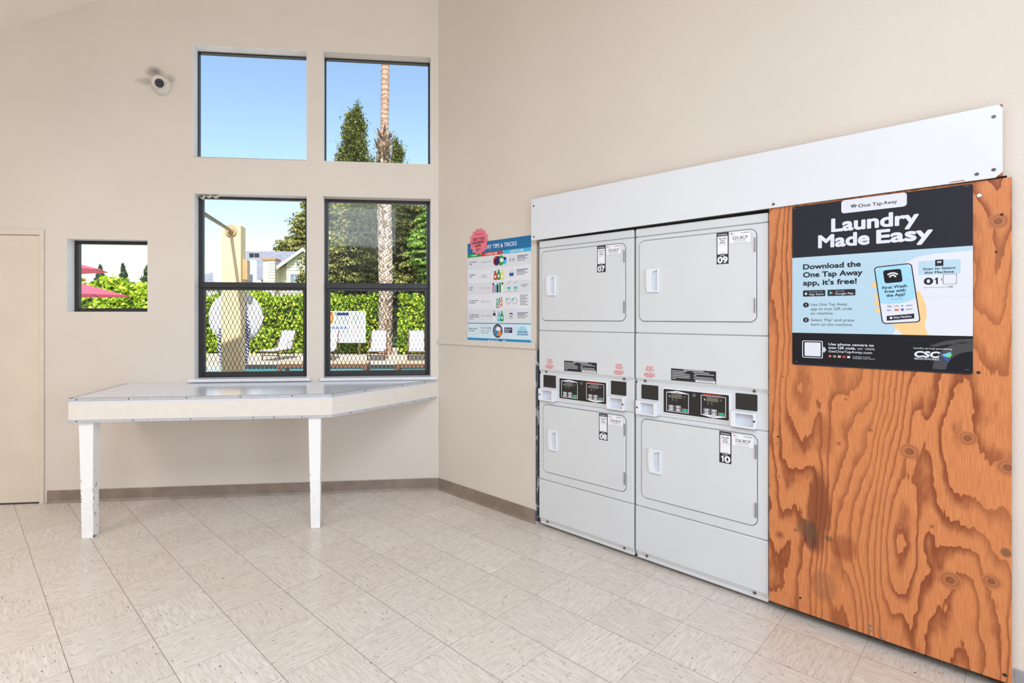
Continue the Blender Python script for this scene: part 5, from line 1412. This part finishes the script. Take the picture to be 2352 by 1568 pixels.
# ------------------------------------------------------------------ palm
pb = gp(884, 19.75)
palm = thing('palm_tree', 'tall palm with a shaggy ring of cut stubs halfway up its trunk', 'tree', pb)
def pw(y, d=19.75): return CAM_H + (HYP - y) / FPX * d
zsk = pw(372)
def axis(z): return -0.012 * max(0, z - 6.0) * 0.2 + 0.03 * math.sin(z * 0.7)
mb = MB(); prof = []
zs_ = [i * 0.25 for i in range(0, 66)]
pts = [Vector((axis(z) , 0, z)) for z in zs_]
rad = [0.225 if z < zsk - 0.3 else (0.15 if z > zsk + 1.0 else 0.20) for z in zs_]
rad[0] = 0.27; rad[1] = 0.245
mb.tube(pts, rad, 18); obj('trunk', mb, m_palm, parent=palm, smooth=True)
mb = MB()
i = 0; z = 0.25
while z < zsk - 0.25:           # criss-cross of old leaf bases
    a_ = i * 2.39996
    c_, s_ = math.cos(a_), math.sin(a_)
    r_ = 0.225; ax = axis(z)
    tw = 0.085; hh = 0.12
    base = Vector((ax + c_ * r_, s_ * r_, z)); tang = Vector((-s_, c_, 0)); out = Vector((c_, s_, 0))
    sw = 1 if i % 2 else -1
    tipp = base + UP * hh + out * random.uniform(0.025, 0.055) + tang * sw * 0.05
    mb.add([base - tang * tw * 0.5, base + tang * tw * 0.5, tipp + tang * tw * 0.28, tipp - tang * tw * 0.28, base + out * 0.035 + UP * 0.02], [(0, 1, 4), (1, 2, 4), (2, 3, 4), (3, 0, 4), (0, 3, 2, 1)])
    i += 1; z += 0.0072
obj('leaf_bases', mb, m_boot, parent=palm, recalc=False)
mb = MB()
for i in range(150):            # flared ring of broken stubs
    a_ = i * 2.39996; z = zsk - 0.45 + 1.55 * (i / 150) * random.uniform(0.75, 1.1)
    c_, s_ = math.cos(a_), math.sin(a_); ax = axis(z)
    f = i / 150
    base = Vector((ax + c_ * 0.16, s_ * 0.16, z - 0.25)); out = Vector((c_, s_, 0)); tang = Vector((-s_, c_, 0))
    L = random.uniform(0.24, 0.46) * (0.6 + 0.5 * f)
    tip = base + out * L * random.uniform(0.35, 0.75) * (0.5 + 0.6 * f) + UP * L * random.uniform(0.5, 1.0) + tang * random.uniform(-0.12, 0.12)
    mid = base * 0.5 + tip * 0.5 + out * 0.05
    w_ = 0.065
    mb.add([base - tang * w_, base + tang * w_, mid + tang * w_ * 0.8, tip + tang * 0.02, tip - tang * 0.02, mid - tang * w_ * 0.8], [(0, 1, 2, 5), (5, 2, 3, 4)])
obj('cut_stubs', mb, m_stub, parent=palm, recalc=False)
mb = MB()
for i in range(34):             # crown, above what the windows show
    a_ = i * 2.39996; el = R(65 - 100 * (i / 34)); c_, s_ = math.cos(a_), math.sin(a_)
    o_ = Vector((axis(16.2), 0, 16.2)); prev = o_; L = 2.4
    for k in range(8):
        tt = (k + 1) / 8; e_ = el - tt * tt * 1.0
        p = o_ + Vector((c_ * math.cos(e_), s_ * math.cos(e_), math.sin(e_))) * L * tt
        tang = Vector((-s_, c_, 0)); w_ = 0.45 * math.sin(math.pi * (0.12 + 0.85 * tt)); w0 = 0.45 * math.sin(math.pi * (0.12 + 0.85 * k / 8))
        for sg in (-1, 1):
            mb.add([prev, p, p + tang * sg * w_ - UP * 0.12 + (p - prev) * 0.7, prev + tang * sg * w0 - UP * 0.12 + (p - prev) * 0.7], [(0, 1, 2, 3)])
        prev = p
obj('fronds', mb, m_frond, parent=palm, recalc=False)

# ------------------------------------------------------------------ warning board
wb0 = at(735, 787, 19.4); wb1 = at(840, 714, 19.4)
WW, WH = wb1.x - wb0.x, wb1.z - wb0.z
wb = thing('warning_board', 'white board with blue warning lettering in front of the hedge', 'sign', (wb0.x, 19.4, 0))
mb = MB(); mb.box(0, WW, 0, 0.03, wb0.z, wb1.z); obj('board', mb, m_board, parent=wb)
mb = MB(); 
for x in (0.25, WW - 0.25): mb.box(x - 0.035, x + 0.035, 0.03, 0.09, 0, wb1.z - 0.1)
obj('post', mb, m_brown, parent=wb)
mb = MB(); y = -0.003; zb = wb0.z
fx = lambda z7x: ((745 + z7x * 0.1371) - 735) / 105 * WW
fz = lambda z7y: zb + (787 - (650 + z7y * 0.1371)) / 73 * WH
text(mb, 'WARNING', fx(78), fx(398), fz(770), fz(728), y, 0, 0.03)
text(mb, 'NO LIFEGUARD', fx(80), fx(410), fz(830), fz(795), y, 1, 0.0); text(mb, 'ON DUTY', fx(190), fx(350), fz(885), fz(848), y, 1, 0.0)
text(mb, 'OPEN', fx(500), fx(632), fz(765), fz(728), y, 2, 0.0)
mb.flat(q4(fx(50), fx(150), fz(670), fz(480)), y, 3)
mb.flat(q4(fx(170), fx(420), fz(690), fz(480)), y, 4); mb.flat(q4(fx(205), fx(410), fz(540), fz(495)), y - 0.002, 5)
mb.flat(q4(fx(440), fx(660), fz(690), fz(480)), y, 6); mb.flat(ell(fx(520), fz(590), 0.12, 0.2, 20), y - 0.002, 4)
mb.flat(q4(fx(520), fx(620), fz(972), fz(962)), y, 1)
obj('lettering', mb, [m_dblue, pm('pale_blue_print', lin(140, 160, 200), 0.5), m_inkred, m_orange, pm('pale_green_print', lin(188, 210, 196), 0.5), m_navy, pm('pale_grey_print', lin(220, 230, 228), 0.5)], parent=wb)

# ------------------------------------------------------------------ houses
def housepart(nm, mb, m, parent): return obj(nm, mb, m, parent=parent)
hx = lambda px, d: (px - CXP) / FPX * d
hz = lambda py_, d: CAM_H - (py_ - HYP) / FPX * d
D = 36.0
h1 = thing('house', 'cream lap sided house with grey shingle roof and boxed chimney beyond the hedge', 'house', (hx(640, D), D, 0))
ox, oy = hx(640, D), D
mb = MB((ox, oy, 0))
xL, xR = hx(535, D + 2), hx(760, D + 2)
mb.box(xL, xR, D + 1.5, D + 9, 0, hz(652, D + 1.5)); housepart('wall', mb, m_siding, h1)
mb = MB((ox, oy, 0))   # main roof rising away from us
ze, zr = hz(640, D + 1), hz(577, D + 7)
mb.hexa([(xL - 1.2, D + 0.8, ze - 0.1), (xR + 1, D + 0.8, ze - 0.1), (xR + 1, D + 7, zr - 0.15), (xL - 1.2, D + 7, zr - 0.15), (xL - 1.2, D + 0.8, ze), (xR + 1, D + 0.8, ze), (xR + 1, D + 7, zr), (xL - 1.2, D + 7, zr)])
mb.hexa([(xL - 1.2, D + 7, zr - 0.15), (xR + 1, D + 7, zr - 0.15), (xR + 1, D + 13, ze - 0.1), (xL - 1.2, D + 13, ze - 0.1), (xL - 1.2, D + 7, zr), (xR + 1, D + 7, zr), (xR + 1, D + 13, ze), (xL - 1.2, D + 13, ze)])
housepart('roof', mb, m_shingle, h1)
def courses(mb, y, z0, z1, span, step=0.19, proud=0.055):      # overlapping horizontal boards; span(z) gives x0, x1
    z = z0
    while z < z1 - 0.02:
        zt = min(z + step, z1); a0, a1 = span(z); b0, b1 = span(zt - 0.001)
        mb.hexa([(a0, y - proud, z), (a1, y - proud, z), (a1, y + 0.05, z), (a0, y + 0.05, z), (b0, y - 0.008, zt), (b1, y - 0.008, zt), (b1, y + 0.05, zt), (b0, y + 0.05, zt)])
        z += step
mb = MB((ox, oy, 0))   # gabled wing facing us
gl, gr = hx(658, D), hx(740, D); gm = (gl + gr) / 2; gp_ = hz(575, D); ge = hz(604, D)
mb.prism([(gl, 0), (gr, 0), (gr, ge), (gm, gp_), (gl, ge)], D, D + 6)
def gspan(z):
    f = 0 if z < ge else min(1, (z - ge) / (gp_ - ge)); return gl + (gm - gl) * f, gr + (gm - gr) * f
courses(mb, D, 1.5, gp_ - 0.1, gspan); housepart('gable_wall', mb, m_siding, h1)
mb = MB((ox, oy, 0))
mb.box(hx(635, D), hx(659, D), D + 0.5, D + 3, 0, hz(607, D)); courses(mb, D + 0.5, 1.5, hz(607, D), lambda z: (hx(635, D), hx(659, D))); housepart('side_wall', mb, m_siding, h1)
mb = MB((ox, oy, 0))
ov = 0.55; sl_ = (gp_ - ge) / (gm - gl)
for sg, xe in ((-1, gl - ov), (1, gr + ov)):
    zz = ge - ov * sl_
    p = [(gm, D - 0.35, gp_ + 0.05), (xe, D - 0.35, zz + 0.05), (xe, D + 7, zz + 0.05), (gm, D + 7, gp_ + 0.05)]
    mb.hexa([Vector(q_) for q_ in p] + [Vector(q_) + UP * 0.16 for q_ in p])
housepart('gable_roof', mb, m_shingle, h1)
mb = MB((ox, oy, 0))
for sg, xe in ((-1, gl - ov), (1, gr + ov)):
    zz = ge - ov * sl_
    mb.prism([(gm, gp_ - 0.08), (xe, zz - 0.08), (xe, zz + 0.14), (gm, gp_ + 0.14)], D - 0.42, D - 0.35)
housepart('bargeboard', mb, m_white_wood, h1)
for (x0, x1, y0, y1) in ((682, 690, 616, 600), (668, 688, 652, 630)):
    mb = MB((ox, oy, 0)); a_, b_, c_, d_ = hx(x0, D), hx(x1, D), hz(y0, D), hz(y1, D)
    mb.ring(q4(a_ - 0.08, b_ + 0.08, c_ - 0.08, d_ + 0.08), q4(a_, b_, c_, d_), D - 0.10, D + 0.02); wf = housepart('window', mb, m_white_wood, h1)
    mb = MB((ox, oy, 0)); mb.box(a_, b_, D - 0.07, D + 0.01, c_, d_); mb.box((a_ + b_) / 2 - 0.02, (a_ + b_) / 2 + 0.02, D - 0.09, D - 0.07, c_, d_, 1); obj('pane', mb, [m_houseglass, m_white_wood], parent=wf)
mb = MB((ox, oy, 0)); Dc = D - 0.6
mb.box(hx(604, Dc), hx(632, Dc), Dc, Dc + 1.0, 0, hz(597, Dc)); courses(mb, Dc, 1.5, hz(597, Dc), lambda z: (hx(616, Dc), hx(632, Dc))); housepart('chimney', mb, m_siding, h1)
mb = MB((ox, oy, 0)); mb.box(hx(601, Dc), hx(634, Dc), Dc - 0.1, Dc + 1.1, hz(597, Dc), hz(593, Dc)); housepart('chimney_cap', mb, m_brownroof, h1)
for px_ in (578, 590):
    mb = MB((ox, oy, 0)); x_ = hx(px_, D + 5.5); zf = ze + (zr - ze) * 4.7 / 6.2
    mb.box(x_ - 0.15, x_ + 0.15, D + 5.4, D + 5.6, zf, zf + 0.3); housepart('roof_vent', mb, m_blk, h1)
D2 = 48
h2 = thing('house', 'distant house with only its grey roof showing left of the pillar', 'house', (hx(450, D2), D2, 0))
ox, oy = hx(450, D2), D2
mb = MB((ox, oy, 0)); mb.box(hx(380, D2), hx(500, D2), D2, D2 + 7, 0, hz(652, D2)); housepart('wall', mb, m_siding, h2)
mb = MB((ox, oy, 0)); a_, b_ = hx(370, D2), hx(520, D2); r1 = hz(652, D2); r2 = hz(606, D2)
mb.hexa([(a_, D2 - 0.5, r1 - 0.1), (b_, D2 - 0.5, r1 - 0.1), (b_, D2 + 7.5, r1 - 0.1), (a_, D2 + 7.5, r1 - 0.1), (a_ + 0.5, D2 + 3.3, r2 - 1.2), (b_ - 0.6, D2 + 3.3, r2), (b_ - 0.6, D2 + 3.8, r2), (a_ + 0.5, D2 + 3.8, r2 - 1.2)]); housepart('roof', mb, m_shingle, h2)

# ------------------------------------------------------------------ umbrellas
def umbrella(tip_px, tip_py, d, r, rise, label):
    tp = at(tip_px, tip_py, d); cx_ = tp.x - r
    t = thing('patio_umbrella', label, 'umbrella', (cx_, d, -0.06), 0, 'red patio umbrellas')
    z0 = tp.z + 0.06
    mb = MB(); n = 8; ring = [(r * math.cos(2 * math.pi * i / n), r * math.sin(2 * math.pi * i / n), z0) for i in range(n)]
    apex = (0, 0, z0 + rise)
    low = [(x, y, z - 0.012) for x, y, z in ring]; apl = (0, 0, z0 + rise - 0.012)
    mb.add(ring + [apex] + low + [apl], [(i, (i + 1) % n, n) for i in range(n)] + [((i + 1) % n + n + 1, i + n + 1, 2 * n + 1) for i in range(n)] + [(i, i + n + 1, (i + 1) % n + n + 1, (i + 1) % n) for i in range(n)])
    obj('canopy', mb, m_umb, parent=t)
    mb = MB(); mb.cyl((0, 0, 0), (0, 0, z0 + rise + 0.06), 0.022, n=12); obj('pole', mb, m_brown, parent=t)
    mb = MB(); mb.cyl((0, 0, 0), (0, 0, 0.07), 0.25, 0.2, n=20); obj('base', mb, m_blk, parent=t)
    for i in range(n):
        mb = MB(); a_ = 2 * math.pi * i / n; mb.cyl((0, 0, z0 + rise - 0.02), (r * 0.99 * math.cos(a_), r * 0.99 * math.sin(a_), z0 - 0.014), 0.006, n=6); obj('rib', mb, m_brown, parent=t)
    return t
umbrella(281, 677, 12.0, 1.45, 0.40, 'red patio umbrella low in the small square window in front of the hedge')
umbrella(229, 618, 14.5, 1.5, 0.38, 'red patio umbrella higher up at the left of the small square window')
